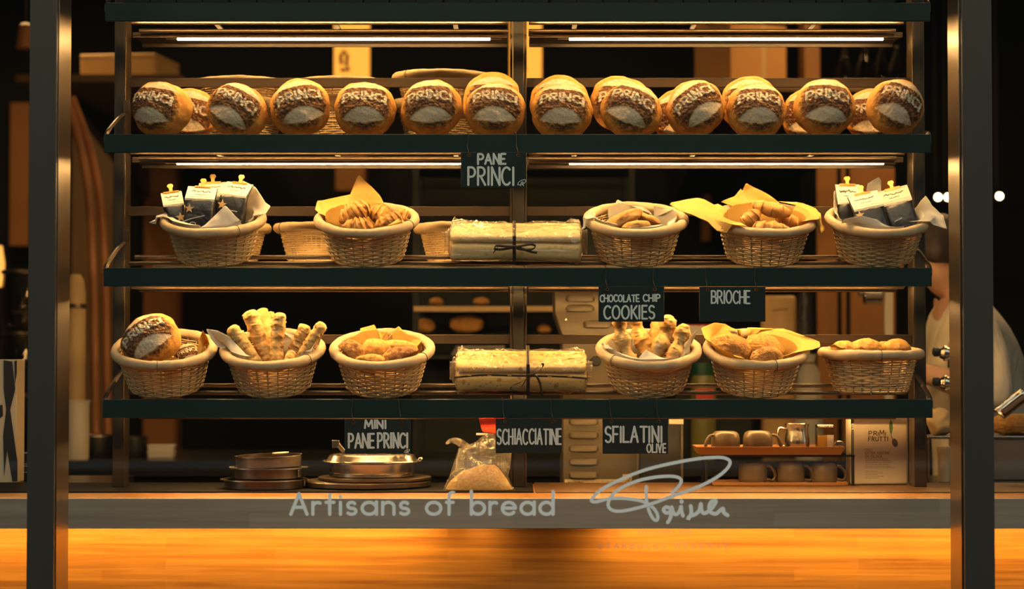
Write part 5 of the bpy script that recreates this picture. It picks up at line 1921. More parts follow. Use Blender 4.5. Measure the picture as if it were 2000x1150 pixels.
MUG = mug_parts()
for (px, Y, z, sc, rz, lab) in ((1417, .305, ZT2 + .0054, .94, 205, 'upturned brown mug at the left end of the upper tray'), (1480, .300, ZT2 + .0054, .96, -8, 'upturned brown mug second on the upper tray, handle to the right'),
                               (1470, .308, ZB + .0057, .93, -12, 'upturned brown mug at the left of the lower tray'), (1543, .308, ZB + .0057, .93, -12, 'upturned brown mug in the middle of the lower tray'), (1608, .308, ZB + .0057, .90, -5, 'upturned brown mug at the right of the lower tray')):
    t = thing('mug', lab, 'mug', (P(px, 900, Y).x, Y, z), (0, 0, math.radians(rz)), 'upturned brown mugs on the trays')
    t.scale = (sc, sc, sc)
    b_ = link('mug_body', MUG[0], None, t)
    link('mug_handle', MUG[1], None, t)
t = thing('steel_jug', 'shiny steel jug beside the mugs on the upper tray', 'jug', (P(1557, 860, .308).x, .308, ZT2 + .0054))
MB().lathe([(.001, 0), (.029, 0), (.031, .003), (.032, .03), (.028, .052), (.0295, .066), (.0315, .072), (.0300, .072), (.027, .052), (.029, .03), (.028, .004), (.001, .004)], 44, caps=False).build('jug_body', M_INOX, t, smooth=60)
MB().tube(spline([(-.030, 0, .058), (-.046, 0, .060), (-.050, 0, .036), (-.044, 0, .016), (-.0325, 0, .014)], 6), .0032, 8).build('jug_handle', M_INOX, t, smooth=60)
t = thing('glass_jar', 'square glass jar of golden oil with a small pale label on the upper tray', 'jar', (P(1610, 860, .305).x, .305, ZT2 + .0054))
w = .0215
MB().box(-w, w, -w, w, 0, .062).build('jar_glass', clear_mat('jar_glass', (.95, .93, .86), .0, 1.5), t, bevel=.003)
MB().box(-w + .002, w - .002, -w + .002, w - .002, .002, .042).build('oil', mat('golden_oil', (.62, .36, .07), .2), t, bevel=.002)
MB().box(.004, w - .001, -w - .0012, -w - .0004, .004, .044).build('jar_label', M_LABEL, t)
MB().box(-w + .001, w - .001, -w + .001, w - .001, .0622, .070).build('jar_lid', M_INOX, t, bevel=.002)
t = thing('small_shaker', 'small round shaker lying with its pierced end forward, right on the upper tray', 'shaker', (P(1639, 856, .28).x, .275, ZT2 + .0203))
MB().lathe([(.001, 0), (.0135, 0), (.0150, .002), (.0150, .006), (.0135, .008), (.0132, .045), (.001, .045)], 32).build('shaker_body', M_INOX, t, smooth=40)
mb = MB()
for i in range(9):
    a = i * .698
    r_ = .006 if i else 0
    mb.lathe([(.0003, -.0004), (.0011, -.0004)], 8, (r_ * math.cos(a), r_ * math.sin(a), 0))
mb.build('holes', M_BLACK, t)
t.rotation_euler = (-math.pi / 2, 0, 0)

# oil tin
M_TIN = mat('cream_tin', (0.80, 0.66, 0.46), 0.33, 0.0, 0.5, coat=.3)
YT = .288
t = thing('oil_tin', 'tall cream oil tin with a painted olive, standing at the right end', 'oil tin', (P(1717, 944, YT).x, YT + .04, ZB + .0003))
a, b = P(1662, 943, YT), P(1773.5, 815, YT)
ZTT = 1.178
MB().box(a.x, b.x, YT, YT + .082, ZB + .0003, ZTT).build('tin_body', M_TIN, t, world=True, bevel=.005)
MB().box(a.x + .0005, a.x + .008, YT - .0012, YT - .0002, ZB + .004, ZTT - .003).build('seam', M_INOX, t, world=True)
mb = MB()
yt = YT - .0009
px_text(mb, 'PR', 1697, 1713, 850, 842, .8, yt, .3)
px_text(mb, 'I', 1715, 1716, 850, 844, .8, yt, .3)
px_text(mb, 'M', 1718, 1727, 850, 840, .8, yt, .3)
px_text(mb, 'I', 1729, 1730, 850, 844, .8, yt, .3)
px_text(mb, 'FRUTTI', 1696.5, 1734, 861, 853, .8, yt, .3)
mb.build('brand_print', mat('dark_brown_print', (.09, .05, .03), .6), t, world=True, smooth=0, fix=False)
mb = MB()
px_text(mb, 'OLIO', 1690, 1704, 879.5, 876, .45, yt, .25)
px_text(mb, 'EXTRA VERGINE', 1690, 1737, 886.5, 882, .5, yt, .25)
px_text(mb, 'DI OLIVA', 1690, 1723, 893.5, 888.5, .55, yt, .25)
rnd = random.Random(5)
for i in range(6):
    x = 1690
    while x < 1731 + (i % 3) * 5:
        w = rnd.uniform(3, 9)
        ribbon(mb, [(x, 896.5 + i * 3.4), (x + w, 896.5 + i * 3.4)], .55, lambda p, q: P(p, q, yt))
        x += w + 1.6
for i in range(5):
    x = 1690
    while x < 1714 + (i % 2) * 5:
        w = rnd.uniform(3, 8)
        ribbon(mb, [(x, 920 + i * 3.3), (x + w, 920 + i * 3.3)], .5, lambda p, q: P(p, q, yt))
        x += w + 1.6
mb.build('small_print', mat('tan_print', (.40, .28, .15), .6), t, world=True, smooth=0, fix=False)
mb = MB()
mb.poly([P(x, y, yt) for x, y in ((1740, 819), (1743, 826), (1744, 835), (1742.5, 844), (1740.5, 849), (1738, 844), (1736.5, 835), (1737, 826))])
mb.build('leaf_print', mat('leaf_green', (.10, .22, .05), .6), t, world=True, smooth=0, fix=False)
mb = MB()
mb.poly([P(1747.5 + 6 * math.cos(q) * (1 if math.cos(q) > 0 else .9) + 1.5 * math.sin(q), 864.5 + 8.2 * math.sin(q), yt) for q in [i * .2618 for i in range(24)]])
ribbon(mb, [(1740.5, 849), (1741.5, 854), (1744, 858)], .7, lambda p, q: P(p, q, yt - .0001))
mb.build('olive_print', mat('olive_purple', (.13, .075, .085), .6), t, world=True, smooth=0, fix=False)
# ------------------------------------------------------------------ the kitchen behind the rack
M_OAK = wood_mat('warm_oak_panel', (0.42, 0.19, 0.05), (0.30, 0.125, 0.03), (1.2, .3), .5, 2.2)
M_WOODV = mat('amber_wood', (0.46, 0.20, 0.05), 0.5, var=(6, .5, (.34, .14, .035)), stretch=(6, 6, .6))
M_BROWNP = mat('brown_panel', (0.20, 0.12, 0.05), 0.6, var=(3, .5, (.14, .08, .03)))
M_CARD = mat('cardboard', (0.55, 0.28, 0.09), 0.8, var=(5, .3, (.46, .22, .07)))
M_BEIGE = mat('beige_paint', (0.58, 0.40, 0.18), 0.6, var=(4, .3, (.50, .33, .14)))
M_WHITEP = mat('white_plastic', (0.74, 0.66, 0.52), 0.4)
M_TEAL = mat('dark_teal_panel', (0.007, 0.011, 0.009), 0.5, 0, .25)
M_BCOUNT = mat('dark_stone', (0.018, 0.018, 0.017), 0.25)
M_TILE = mat('brown_pipe', (0.36, 0.15, 0.045), 0.4)
M_CLEAR = clear_mat('dark_clear_glass', (0.62, 0.58, 0.46), 0.03, 1.5)
M_CLOTH = mat('grey_linen', (0.42, 0.40, 0.34), 0.9, bump=(30, .6, .006))
ZK = 0.990
MB().box(-3.3, 3.3, 1.72, 2.5, .94, ZK).build('_', M_BCOUNT).name = 'counter_slab'
kc = thing('back_counter', 'long dark counter along the kitchen behind the rack', 'counter', (0, 2.1, 0))
cs = bpy.data.objects['counter_slab']
cs.parent = kc
cs.matrix_parent_inverse = wm(kc).inverted()
MB().box(-3.28, 3.28, 1.80, 2.46, 0.0, .939).build('base_cabinet', M_TEAL, kc, world=True)


def simple(name, label, cat, m, x0, x1, y0, y1, Y, d, group=None, bevel=.004, z0=None, kind=None):
    mb = pbox(x0, x1, y0, y1, Y, d)
    if z0 is not None:
        mb.v = [(x, y, max(z, z0)) if i % 8 > 3 else (x, y, z0) for i, (x, y, z) in enumerate(mb.v)]
    o = mb.build(name, m, bevel=bevel)
    return tag(o, label, cat, group)


# upper shelves with cartons and boards
def wall_shelf(x0, x1, y, Y0, label):
    a, b = P(x0, y, Y0), P(x1, y, Y0)
    t = thing('wall_shelf', label, 'shelf', ((a.x + b.x) / 2, 5.5, a.z), group='high shelves on the kitchen wall')
    MB().box(a.x, b.x, Y0, 5.499, a.z - .03, a.z).build('shelf_board', M_BROWNP, t, world=True)
    for x in (a.x + .1, b.x - .14):
        MB().prism([(x, 5.499, a.z - .03), (x, 5.499, a.z - .35), (x, Y0 + .3, a.z - .03)], (.04, 0, 0)).build('shelf_bracket', M_BLACK, t, world=True)
    return a.z


zs = wall_shelf(30, 352, 145, 3.1, 'high shelf on the left carrying the beige box')
t = thing('beige_box', 'large beige box on the high shelf at the left', 'box', (P(244, 140, 3.3).x, 3.4, zs), (0, 0, math.radians(-8)))
MB().box(-.168, .150, -.12, .20, .0005, .092).build('box_body', M_BEIGE, t, bevel=.006)
MB().box(-.169, .151, -.121, .201, .0925, .108).build('box_lid', M_BEIGE, t, bevel=.004)
zs = wall_shelf(1355, 1790, 163, 3.1, 'high shelf on the right carrying the orange carton')
t = thing('carton', 'big orange brown carton on the high shelf at the right', 'carton', (P(1462, 140, 3.3).x, 3.40, zs), (0, 0, math.radians(32)))
MB().box(-.165, .125, -.11, .13, .0005, .27).build('carton_body', M_CARD, t, bevel=.004)
MB().box(-.005, .015, -.1106, -.1101, .0005, .27).build('tape', M_BEIGE, t)
for x0, x1, lab in ((1364, 1381, 'narrow amber board standing left of the orange carton'), (1571, 1601, 'amber board standing right of the orange carton')):
    mb = pbox(x0, x1, 20, 162.5, 3.75, .16)
    mb.v = [(x, y, zs + .0005) if z < zs + .16 else (x, y, z) for x, y, z in mb.v]
    tag(mb.build('wooden_board', M_WOODV, bevel=.003), lab, 'board', 'amber boards on the high shelf')
for i, (px, r) in enumerate(((1650, .035), (1690, .04), (1722, .034), (1752, .036))):
    o = MB().lathe([(.001, 0), (r, 0), (r, .10), (r * .45, .15), (r * .38, .19), (r * .5, .2), (.001, .2)], 28).build('dark_bottle', M_CLEAR, smooth=50)
    o.location = (P(px, 150, 3.4).x, 3.4, zs + .0005)
    tag(o, ('first', 'second', 'third', 'fourth')[i] + ' dark bottle on the high shelf, counted from the amber board rightward', 'bottle', 'dark bottles on the high shelf')

# glowing boxes added to stand in for brightly lit shelves in the back
for px0, px1, lab in ((652, 719, 'glowing amber box standing in for lit shelves in the back, left of the centre post'), (996, 1058, 'glowing amber box standing in for lit shelves behind the centre post of the rack')):
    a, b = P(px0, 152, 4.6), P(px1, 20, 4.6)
    t = thing('amber_glow_box', lab, 'glowing box', ((a.x + b.x) / 2, 4.66, a.z), group='amber glow boxes in the back')
    MB().box(a.x, b.x, 4.6, 4.72, a.z, b.z).build('glow_box_body', lamp_mat('amber_glow', (1.0, .37, .045), 1.6), t, world=True, bevel=.01)
    MB().box(a.x - .004, b.x + .004, 4.596, 4.724, b.z, b.z + .02).build('glow_box_cap', M_BLACK, t, world=True)
    MB().tube([((a.x + b.x) / 2, 4.66, b.z + .02), ((a.x + b.x) / 2, 4.66, 3.249)], .006, 8).build('glow_box_rod', M_BLACK, t, world=True)
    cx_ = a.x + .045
    MB().tube([(cx_ - .012, 4.58, a.z + .035), (cx_ + .03, 4.58, a.z + .035), (cx_ + .015, 4.58, a.z + .06), (cx_ + .02, 4.58, a.z + .10), (cx_ + .005, 4.58, a.z + .125), (cx_ - .012, 4.58, a.z + .10), (cx_ - .008, 4.58, a.z + .06)], .009, 8).build('glow_box_mark', M_BLACK, t, world=True, smooth=60)

# upright panels of the back wall
for i, (x0, x1, y0, y1, m, lab) in enumerate(((278, 346, 300, 1010, M_WOODV, 'upright amber wood panel seen behind the basket of dark bags at the left'), (655, 713, 300, 372, M_WOODV, 'short amber wood panel above the croissant basket'),
                                              (1038, 1058, 300, 440, M_WOODV, 'narrow amber strip just right of the centre post'), (136, 224, 200, 1010, M_BROWNP, 'broad brown panel behind the curved pipes'),
                                              (18, 58, 200, 480, M_WOODV, 'amber wood panel left of the left window mullion'), (1375, 1388, 380, 470, M_WOODV, 'thin amber strip behind the left paper wing'))):
    tag(pbox(x0, x1, y0, y1, 5.34, .158).build('wall_panel', m, bevel=.004), lab, 'panel', 'wood panels on the kitchen wall')
t = thing('cupboard', 'tall amber cupboard with dark door gaps behind the level basket', 'cupboard', (P(1675, 700, 2.95).x, 3.2, 0))
a, b = P(1597, 900, 2.95), P(1748, 322, 2.95)
MB().box(a.x, b.x, 2.97, 3.4, .08, b.z).build('cupboard_body', M_TEAL, t, world=True)
for x0, x1 in ((1598, 1634), (1646, 1651), (1663, 1747)):
    p0, p1 = P(x0, 900, 2.95), P(x1, 328, 2.95)
    MB().box(p0.x, p1.x, 2.95, 2.969, .10, p1.z).build('cupboard_door', M_WOODV, t, world=True, bevel=.002)
MB().box(a.x + .02, b.x - .02, 2.99, 3.38, 0, .08).build('plinth', M_BLACK, t, world=True)

# pastry case in the middle
t = thing('pastry_case', 'dark pastry case with a tan shelf edge behind the centre post', 'display case', (P(1025, 700, 1.95).x, 2.1, ZK))
a, b = P(806, 700, 1.95), P(1240, 330, 1.95)
MB().box(a.x, b.x, 2.30, 2.32, ZK + .0005, b.z).build('back_panel', M_TEAL, t, world=True)
for x in (a.x, b.x - .02):
    for y in (1.95, 2.28):
        MB().box(x, x + .02, y, y + .02, ZK + .0005, b.z).build('case_post', M_TEAL, t, world=True)
MB().box(a.x, b.x, 1.95, 2.30, b.z, b.z + .02).build('case_top', M_TEAL, t, world=True)
SH = {}
for y in (598, 652.5, 694):
    z = P(1000, y, 1.95).z
    SH[y] = z
    s_ = MB().box(a.x + .021, b.x - .021, 1.955, 2.295, z - .012, z - .001).build('case_shelf', M_TEAL, t, world=True)
    if y == 598:
        MB().box(a.x + .004, b.x - .004, 1.938, 1.9495, z - .018, z).build('shelf_strip', M_BEIGE, s_, world=True)
for px, y, w, h, lab in ((828, 652.5, 22, 15, 'pale pastry mound at the left of the dark pastry case'), (912, 652.5, 34, 18, 'long pastry mound with a peak in the dark pastry case'), (1063, 652.5, 14, 9, 'small pastry right of the centre post in the case'), (852, 598, 14, 9, 'small golden pastry on the upper case shelf, left'), (940, 598, 16, 9, 'small golden pastry on the upper case shelf, right')):
    s_ = M(2.05)
    o = link('pastry', blob_mesh('pastry', px, w * s_, .04, h * s_, M_ROLL, nr=16, nf=28, toast=.3))
    o.location = (P(px, 640, 2.08).x, 2.08, SH[y] + h * s_ * 1.14)
    tag(o, lab, 'pastry', 'pastries in the dark case')
for i, (x0, x1, y0) in enumerate(((882, 998, 683), (886, 1000, 676), (890, 985, 670))):
    o = pbox(x0, x1, y0, y0 + 6.4, 2.0, .2)
    zz = SH[694] + .0106 * (2 - (0, 1, 2)[i]) if False else SH[694] + .0112 * i
    a0, b0 = P(x0, y0, 2.0), P(x1, y0, 2.0)
    mb = MB()
    mb.grid([[(a0.x + (b0.x - a0.x) * q / 24, 2.0 + .2 * r / 8, zz + .010 + .003 * nz(q * .3, r * .5, i, 1, 3) * (1 if i == 2 else .1)) for q in range(25)] for r in range(9)])
    mb.grid([[(a0.x + (b0.x - a0.x) * q / 24, 2.0, zz + .010 * r / 2 + (.003 * nz(q * .3, 0, i, 1, 3) * (1 if i == 2 else .1) if r == 2 else 0)) for q in range(25)] for r in range(3)])
    mb.box(a0.x, b0.x, 2.0, 2.2, zz, zz + .004)
    tag(mb.build('folded_towel', M_CLOTH, smooth=50), ('lowest', 'middle', 'topmost crumpled')[i] + ' grey towel of the pile in the pastry case', 'towel', 'grey towels in the pastry case')

# left group on the back counter
for k, pts in enumerate(([(120, 170), (150, 260), (168, 340), (176, 420), (181, 520), (184, 640), (186, 892)], [(140, 190), (176, 290), (194, 380), (202, 470), (206, 580), (208, 700), (210, 892)])):
    pp = [tuple(P(x, y, 2.33 + .05 * k)) for x, y in pts]
    pp[-1] = (pp[-1][0], 2.33 + .05 * k, ZK + .0005)
    tag(MB().tube(spline(pp, 6), .0155, 14).build('curved_pipe', M_TILE, smooth=60), ('inner', 'outer')[k] + ' of two orange brown pipes curving down behind the left post', 'pipe', 'curved pipes at the left')
t = thing('white_column', 'pale column with a ring, half hidden by the left window mullion', 'column', (P(147, 700, 1.95).x, 1.95, ZK))
MB().lathe([(.001, .0005), (.034, .0005), (.034, .55), (.028, .60), (.016, .62), (.001, .62)], 32).build('column_tube', M_BEIGE, t, smooth=40)
MB().lathe([(.0345, .505), (.037, .505), (.037, .520), (.0345, .520)], 32, caps=False).build('column_ring', M_INOXD, t, smooth=30)


def pot(name, label, cat, px, Y, r, h, m, rim=M_INOX, z=ZK):
    t = thing(name, label, cat, (P(px, 900, Y).x, Y, z))
    MB().lathe([(.001, .0005), (r * .94, .0005), (r, .006), (r, h), (r - .003, h), (r - .003, .008), (.001, .008)], 40).build('vessel', m, t, smooth=40)
    MB().lathe([(r + .0004, h - .004), (r + .005, h - .003), (r + .005, h + .001), (r + .0004, h + .001)], 40, caps=False).build('vessel_rim', rim, t, smooth=30)
    return t


pot('steel_pot', 'dark pot with a bright steel rim, left of the rack', 'pot', 186, 1.95, .062, .075, M_BLACK)
pot('white_canister', 'white canister half hidden behind the left window mullion', 'canister', 150, 1.82, .040, .195, M_WHITEP, M_WHITEP)
for i in range(2):
    t = thing('white_tub', ('lower', 'upper')[i] + ' of two flat white tubs stacked on the back counter', 'tub', (P(311, 890, 1.9).x, 1.95, ZK + .0005 + i * .0215), group='white tubs on the back counter')
    MB().box(-.042, .042, -.03, .03, 0, .015).build('tub_body', M_WHITEP, t, bevel=.002)
    MB().box(-.045, .045, -.033, .033, .0152, .0212).build('tub_lid', M_WHITEP, t, bevel=.0015)
t = pot('black_bowl', 'black bowl with a handle on the back counter, beside the white tubs', 'bowl', 258, 1.95, .05, .07, M_BLACK, M_BLACK)
for i in range(3):
    t = thing('glass_jar', ('lowest', 'middle', 'topmost')[i] + ' of the big glass jars stacked left of the window mullion', 'jar', (P(38, 900, 2.1).x, 2.1, ZK + .0005 + .214 * i), group='stacked glass jars')
    MB().lathe([(.001, 0), (.050, 0), (.064, .03), (.070, .12), (.060, .185), (.062, .200), (.056, .200), (.054, .185), (.064, .12), (.058, .034), (.001, .01)], 40, caps=False).build('jar_glass', M_CLEAR, t, smooth=60)
    MB().lathe([(.0005, .2005), (.066, .2005), (.067, .206), (.062, .212), (.0005, .2125)], 40).build('jar_lid', M_INOXD, t, smooth=40)
t = thing('pendant_lamp', 'unlit wooden pendant lamp hanging at the upper left', 'lamp', (P(50, 95, 2.6).x, 2.6, P(50, 95, 2.6).z))
MB().lathe([(.036, 0), (.030, .04), (.024, .088), (.010, .096), (.001, .097), (.001, .090), (.020, .084), (.026, .04), (.032, 0)], 36, caps=False).build('lamp_shade', M_WOODV, t, smooth=40)
MB().tube([(0, 0, .0975), (0, 0, 3.249 - t.location.z)], .0035, 8).build('cord', M_BLACK, t)
MB().lathe([(.001, .03), (.012, .035), (.014, .05), (.008, .07), (.001, .07)], 20).build('bulb', M_WHITEP, t, smooth=60)
t = thing('amber_lamp', 'glowing amber lamp at the left edge of the picture', 'lamp', (P(-9, 515, 3.0).x, 3.0, 0))
zl = P(0, 560, 3.0).z
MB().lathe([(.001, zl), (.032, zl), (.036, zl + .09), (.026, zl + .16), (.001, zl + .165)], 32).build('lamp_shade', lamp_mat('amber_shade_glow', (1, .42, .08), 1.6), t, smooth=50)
MB().lathe([(.001, 0), (.10, 0), (.10, .012), (.010, .02), (.010, zl - .0005), (.001, zl - .0005)], 32).build('lamp_stand', M_BLACK, t, smooth=30)

# patterned tote at the far left on the counter
YB_ = .42
t = thing('patterned_bag', 'tall cream bag with bold black leaf pattern at the left edge', 'bag', (P(18, 940, YB_).x, YB_ + .04, 1.0005))
a, b = P(-40, 940, YB_), P(33, 702, YB_)
M_CREAMB = mat('cream_bag_paper', (0.62, 0.50, 0.33), 0.6)
MB().box(a.x, b.x, YB_, YB_ + .09, 1.0005, b.z).build('bag_body', M_CREAMB, t, world=True, bevel=.002)
mb = MB()
for poly in ([(7, 703), (24, 706), (30, 760), (20, 800), (27, 850), (34, 900), (34, 940), (24, 940), (14, 880), (8, 930), (6, 850), (12, 800), (7, 760)], [(-40, 800), (5, 790), (6, 812), (-40, 850)], [(-40, 710), (-2, 706), (-4, 760), (-14, 800), (-40, 770)], [(28, 706), (33, 703), (33, 730), (29, 750)]):
    mb.prism([P(x, y, YB_ - .0006) for x, y in poly], (0, -.0006, 0))
mb.build('leaf_print', M_INK, t, world=True, smooth=0)
t = thing('black_notebook', 'small black box with pale letters beside the patterned bag', 'box', (P(47, 940, .52).x, .55, 1.0005))
a, b = P(36, 940, .52), P(75, 885, .52)
MB().box(a.x, b.x, .52, .58, 1.0006, b.z).build('box_body', M_BLACK, t, world=True, bevel=.002)
mb = MB()
for r_ in range(3):
    for q in range(3):
        ribbon(mb, [(41 + q * 5, 906 + r_ * 4 + (8 if r_ == 2 else 0)), (44.5 + q * 5, 906 + r_ * 4 + (8 if r_ == 2 else 0))], .8, lambda p, q_: P(p, q_, .5192))
mb.build('print', M_CARTT, t, world=True, smooth=0, fix=False)

# right group on the back counter
t = thing('cutting_board', 'pale board with wavy grain standing behind the brioche sign', 'board', (P(1522, 880, 1.95).x, 1.96, ZK))
a, b = P(1488, 880, 1.95), P(1556, 577, 1.95)
MB().box(a.x, b.x, 1.95, 1.985, ZK + .0005, b.z).build('board_plate', mat('pale_board', (.55, .35, .14), .5, var=(9, .7, (.40, .23, .08)), stretch=(3, 1, 1)), t, world=True, bevel=.012)
MB().tube([((a.x + b.x) / 2 - .02, 1.949, b.z - .05), ((a.x + b.x) / 2 + .03, 1.949, b.z - .045)], .0025, 8).build('grain_mark', M_BROWNP, t, world=True)
t = thing('black_bottle', 'shiny black wrapped bottle beside the pale board', 'bottle', (P(1574, 880, 1.9).x, 1.9, ZK))
MB().lathe([(.001, .0005), (.027, .0005), (.029, .02), (.028, .30), (.025, .34), (.027, .40), (.023, .50), (.021, .58), (.001, .58)], 28).build('bottle_body', mat('black_film', (.02, .02, .02), .12, bump=(40, 1.0, .01)), t, smooth=60)
MB().lathe([(.001, .5805), (.022, .5805), (.022, .61), (.001, .61)], 24).build('bottle_cap', M_BLACK, t, smooth=30)
M_REDC = mat('tomato_red', (.55, .03, .02), .3)
t = thing('striped_packet', 'red and white packet right of the twisted breadsticks', 'packet', (P(1362, 880, 1.9).x, 1.93, ZK))
a, b = P(1325, 880, 1.9), P(1398, 628, 1.9)
MB().box(a.x, b.x, 1.9, 1.95, P(1360, 661, 1.9).z + .0005, b.z - .01).build('packet_body', M_REDC, t, world=True, bevel=.008)
q0, q1 = P(1318, 880, 1.89), P(1470, 661, 1.89)
tag(MB().box(q0.x, q1.x, 1.89, 2.15, ZK + .0005, q1.z).build('storage_box', M_TEAL, bevel=.004), 'black storage box on the back counter under the red and white packet', 'box')
p0, p1 = P(1340, 660, 1.897), P(1376, 636, 1.897)
MB().box(p0.x, p1.x, 1.8965, 1.8985, p0.z, p1.z).build('packet_label', M_WHITEP, t, world=True, bevel=.0008)
M_GRN = mat('green_plastic', (.015, .085, .04), .35)
t = thing('green_jar', 'jar with green lid between two baskets of the lowest shelf', 'jar', (P(1374, 880, 1.80).x, 1.80, ZK))
MB().lathe([(.001, .0005), (.040, .0005), (.042, .01), (.042, .26), (.036, .28), (.001, .28)], 28).build('jar_body', mat('yellow_green_glass', (.20, .19, .05), .2), t, smooth=50)
MB().lathe([(.001, .2805), (.038, .2805), (.038, .32), (.001, .32)], 28).build('jar_lid', M_GRN, t, smooth=30)
MB().box(-.03, .03, -.0445, -.0422, .19, .235).build('jar_label', M_REDC, t, bevel=.0005)
t = thing('linen_sack', 'grey cloth sack between the sesame basket and the level basket', 'sack', (P(1580, 880, 1.80).x, 1.80, ZK))
MB().lathe([(.001, .0005), (.045, .0005), (.050, .05), (.044, .20), (.036, .29), (.020, .32), (.026, .35), (.001, .34)], 30).build('sack_body', M_CLOTH, t, smooth=60)
MB().lathe([(.0215, .316), (.0235, .318), (.0215, .324)], 24, caps=False).build('sack_tie', M_BROWNP, t, smooth=60)
t = thing('steel_grinder', 'steel hopper on a pale stand near the right post', 'grinder', (P(1725, 880, 1.9).x, 1.9, ZK))
zh = P(1725, 592, 1.9).z - ZK
MB().box(.006, .034, -.012, .012, .0005, zh + .06).build('stand', M_WHITEP, t, bevel=.003)
MB().tube([(-.062, 0, zh + .025), (-.002, 0, zh + .025)], .028, 28).build('hopper', M_INOX, t, smooth=40, bevel=.002)
MB().tube([(-.080, 0, zh + .035), (-.0625, 0, zh + .035)], .011, 16).build('hopper_spout', M_INOX, t, smooth=40)
MB().box(-.05, .06, -.05, .05, .0005 - .0004, .012).build('foot', M_BLACK, t, bevel=.002)

# glowing spots added in place of lamp reflections on the glass
for i, (px, py, lab) in enumerate(((1832, 385, 'bright spot standing in for a glass reflection right of the rack, left of a close pair'), (1851, 385, 'bright spot standing in for a glass reflection right of the rack, right of a close pair'), (1952, 383, 'bright spot standing in for a glass reflection right of the right window mullion'))):
    c = P(px, py, 4.7)
    t = thing('reflection_spot', lab, 'lamp', c, group='stand-in reflection spots at the right')
    MB().tube([(0, 0, 0), (0, .09, .01)], .020, 20).build('spot_body', M_BLACK, t, smooth=30)
    lens = MB().lathe([(.0005, 0), (.013, 0), (.013, .002), (.0005, .003)], 20).build('spot_disc', lamp_mat('spot_glow', (1, .72, .40), 22), t)
    lens.rotation_euler = (math.pi / 2, 0, 0)
    lens.location = (0, -.001, 0)
    MB().tube([(0, .06, .045), (0, .06, 3.249 - c.z)], .006, 8).build('spot_rod', M_BLACK, t)

for x0, x1, lab in ((1.02, 3.2, 'low dark bench at the right behind the counter, under the steel basin'), (-3.2, -1.06, 'low dark bench at the left behind the counter, under the patterned bag')):
    tag(MB().box(x0, x1, .40, .76, .0005, 1.0000).build('side_bench', M_BCOUNT, bevel=.003), lab, 'bench')
ZB = 1.0004
# steel table with a basin at the right end
YS_ = .52
ts = thing('steel_basin', 'steel basin with a bright rim at the right end of the counter', 'basin', (P(1960, 940, YS_).x, YS_ + .15, ZB))
a, b = P(1812, 940, YS_), P(2090, 851, YS_)
zr = b.z
MB().box(a.x, b.x, YS_, .62, zr - .008, zr).build('rim_plate', M_INOX, ts, world=True, bevel=.002)
p0 = P(1868, 940, YS_)
MB().box(p0.x, b.x - .01, YS_ + .006, .615, ZB + .0003, zr - .0082).build('basin_body', mat('basin_steel', (.36, .30, .25), .35, .8), ts, world=True, bevel=.003)
MB().box(a.x + .006, a.x + .012, YS_ + .03, YS_ + .036, ZB + .0003, zr - .0082).build('basin_leg', M_INOX, ts, world=True)
tc_ = lathe_thing('tan_cup', 'tall tan cup standing under the rim of the steel basin', 'cup', 1844, .46, ZB + .0004, [(.001, 0), (.0155, 0), (.0185, .085), (.020, .087), (.020, .094), (.001, .094)], mat('tan_paper', (.62, .44, .22), .6), 28)
o = link('cloth_bundle', blob_mesh('cloth_bundle', 77, .036, .03, .038, M_BEIGE, rough=.006, rs=40, toast=0))
o.location = (P(1836, 818, .57).x, .57, zr + .036)
tag(o, 'crumpled beige cloth lying on the basin rim beside the rack', 'cloth')
o = link('seeded_loaf', blob_mesh('seeded_loaf', 78, .075, .04, .030, M_SESAME, rough=.0025, rs=150, toast=.5, seeds=True))
o.location = (P(1985, 826, .57).x, .57, zr + .0285)
tag(o, 'crusty loaf lying on the steel basin at the right edge', 'bread')
t = thing('steel_scoop', 'steel scoop tilted up over the crusty loaf at the right edge', 'scoop', P(1952, 806, .47), (0, math.radians(-38), 0))
mb = MB()
rows = []
for i in range(12):
    rows.append([(i * .0085, .032 * math.cos(math.pi * q / 12) * (1 - (.25 if i > 9 else 0)), -.032 * math.sin(math.pi * q / 12) * (1 - (.25 if i > 9 else 0)) + .012) for q in range(13)])
mb.grid(rows)
mb.build('scoop_bowl', M_INOX, t, smooth=50, solid=.0016)
MB().tube([(.093, 0, .004), (.19, 0, .006)], .008, 12).build('scoop_handle', M_INOX, t, smooth=50)
for i, (y, z_) in enumerate(((690, 0), (748, 0))):
    c = P(1840, y, .60)
    t = thing('steel_roller', ('upper', 'lower')[i] + ' of two steel rollers with black knobs, right of the rack', 'roller', c, group='steel rollers right of the rack')
    MB().tube([(-.006, 0, 0), (.004, 0, 0), (.005, 0, 0), (.011, 0, 0), (.012, 0, 0), (.020, 0, 0), (.021, 0, 0), (.060, 0, 0)], [.013, .017, .0215, .0215, .017, .017, .0205, .0205], 28).build('roller_body', M_INOX, t, smooth=35)
    MB().tube([(-.026, 0, .004), (-.022, 0, .004), (-.010, 0, .004), (-.0065, 0, .004)], [.008, .013, .013, .008], 20).build('knob', M_BLACK, t, smooth=40)
    MB().box(.050, .072, -.010, .010, (zr - c.z + .0005) if i else -.055, .012).build('roller_arm', M_INOXD, t, bevel=.002)
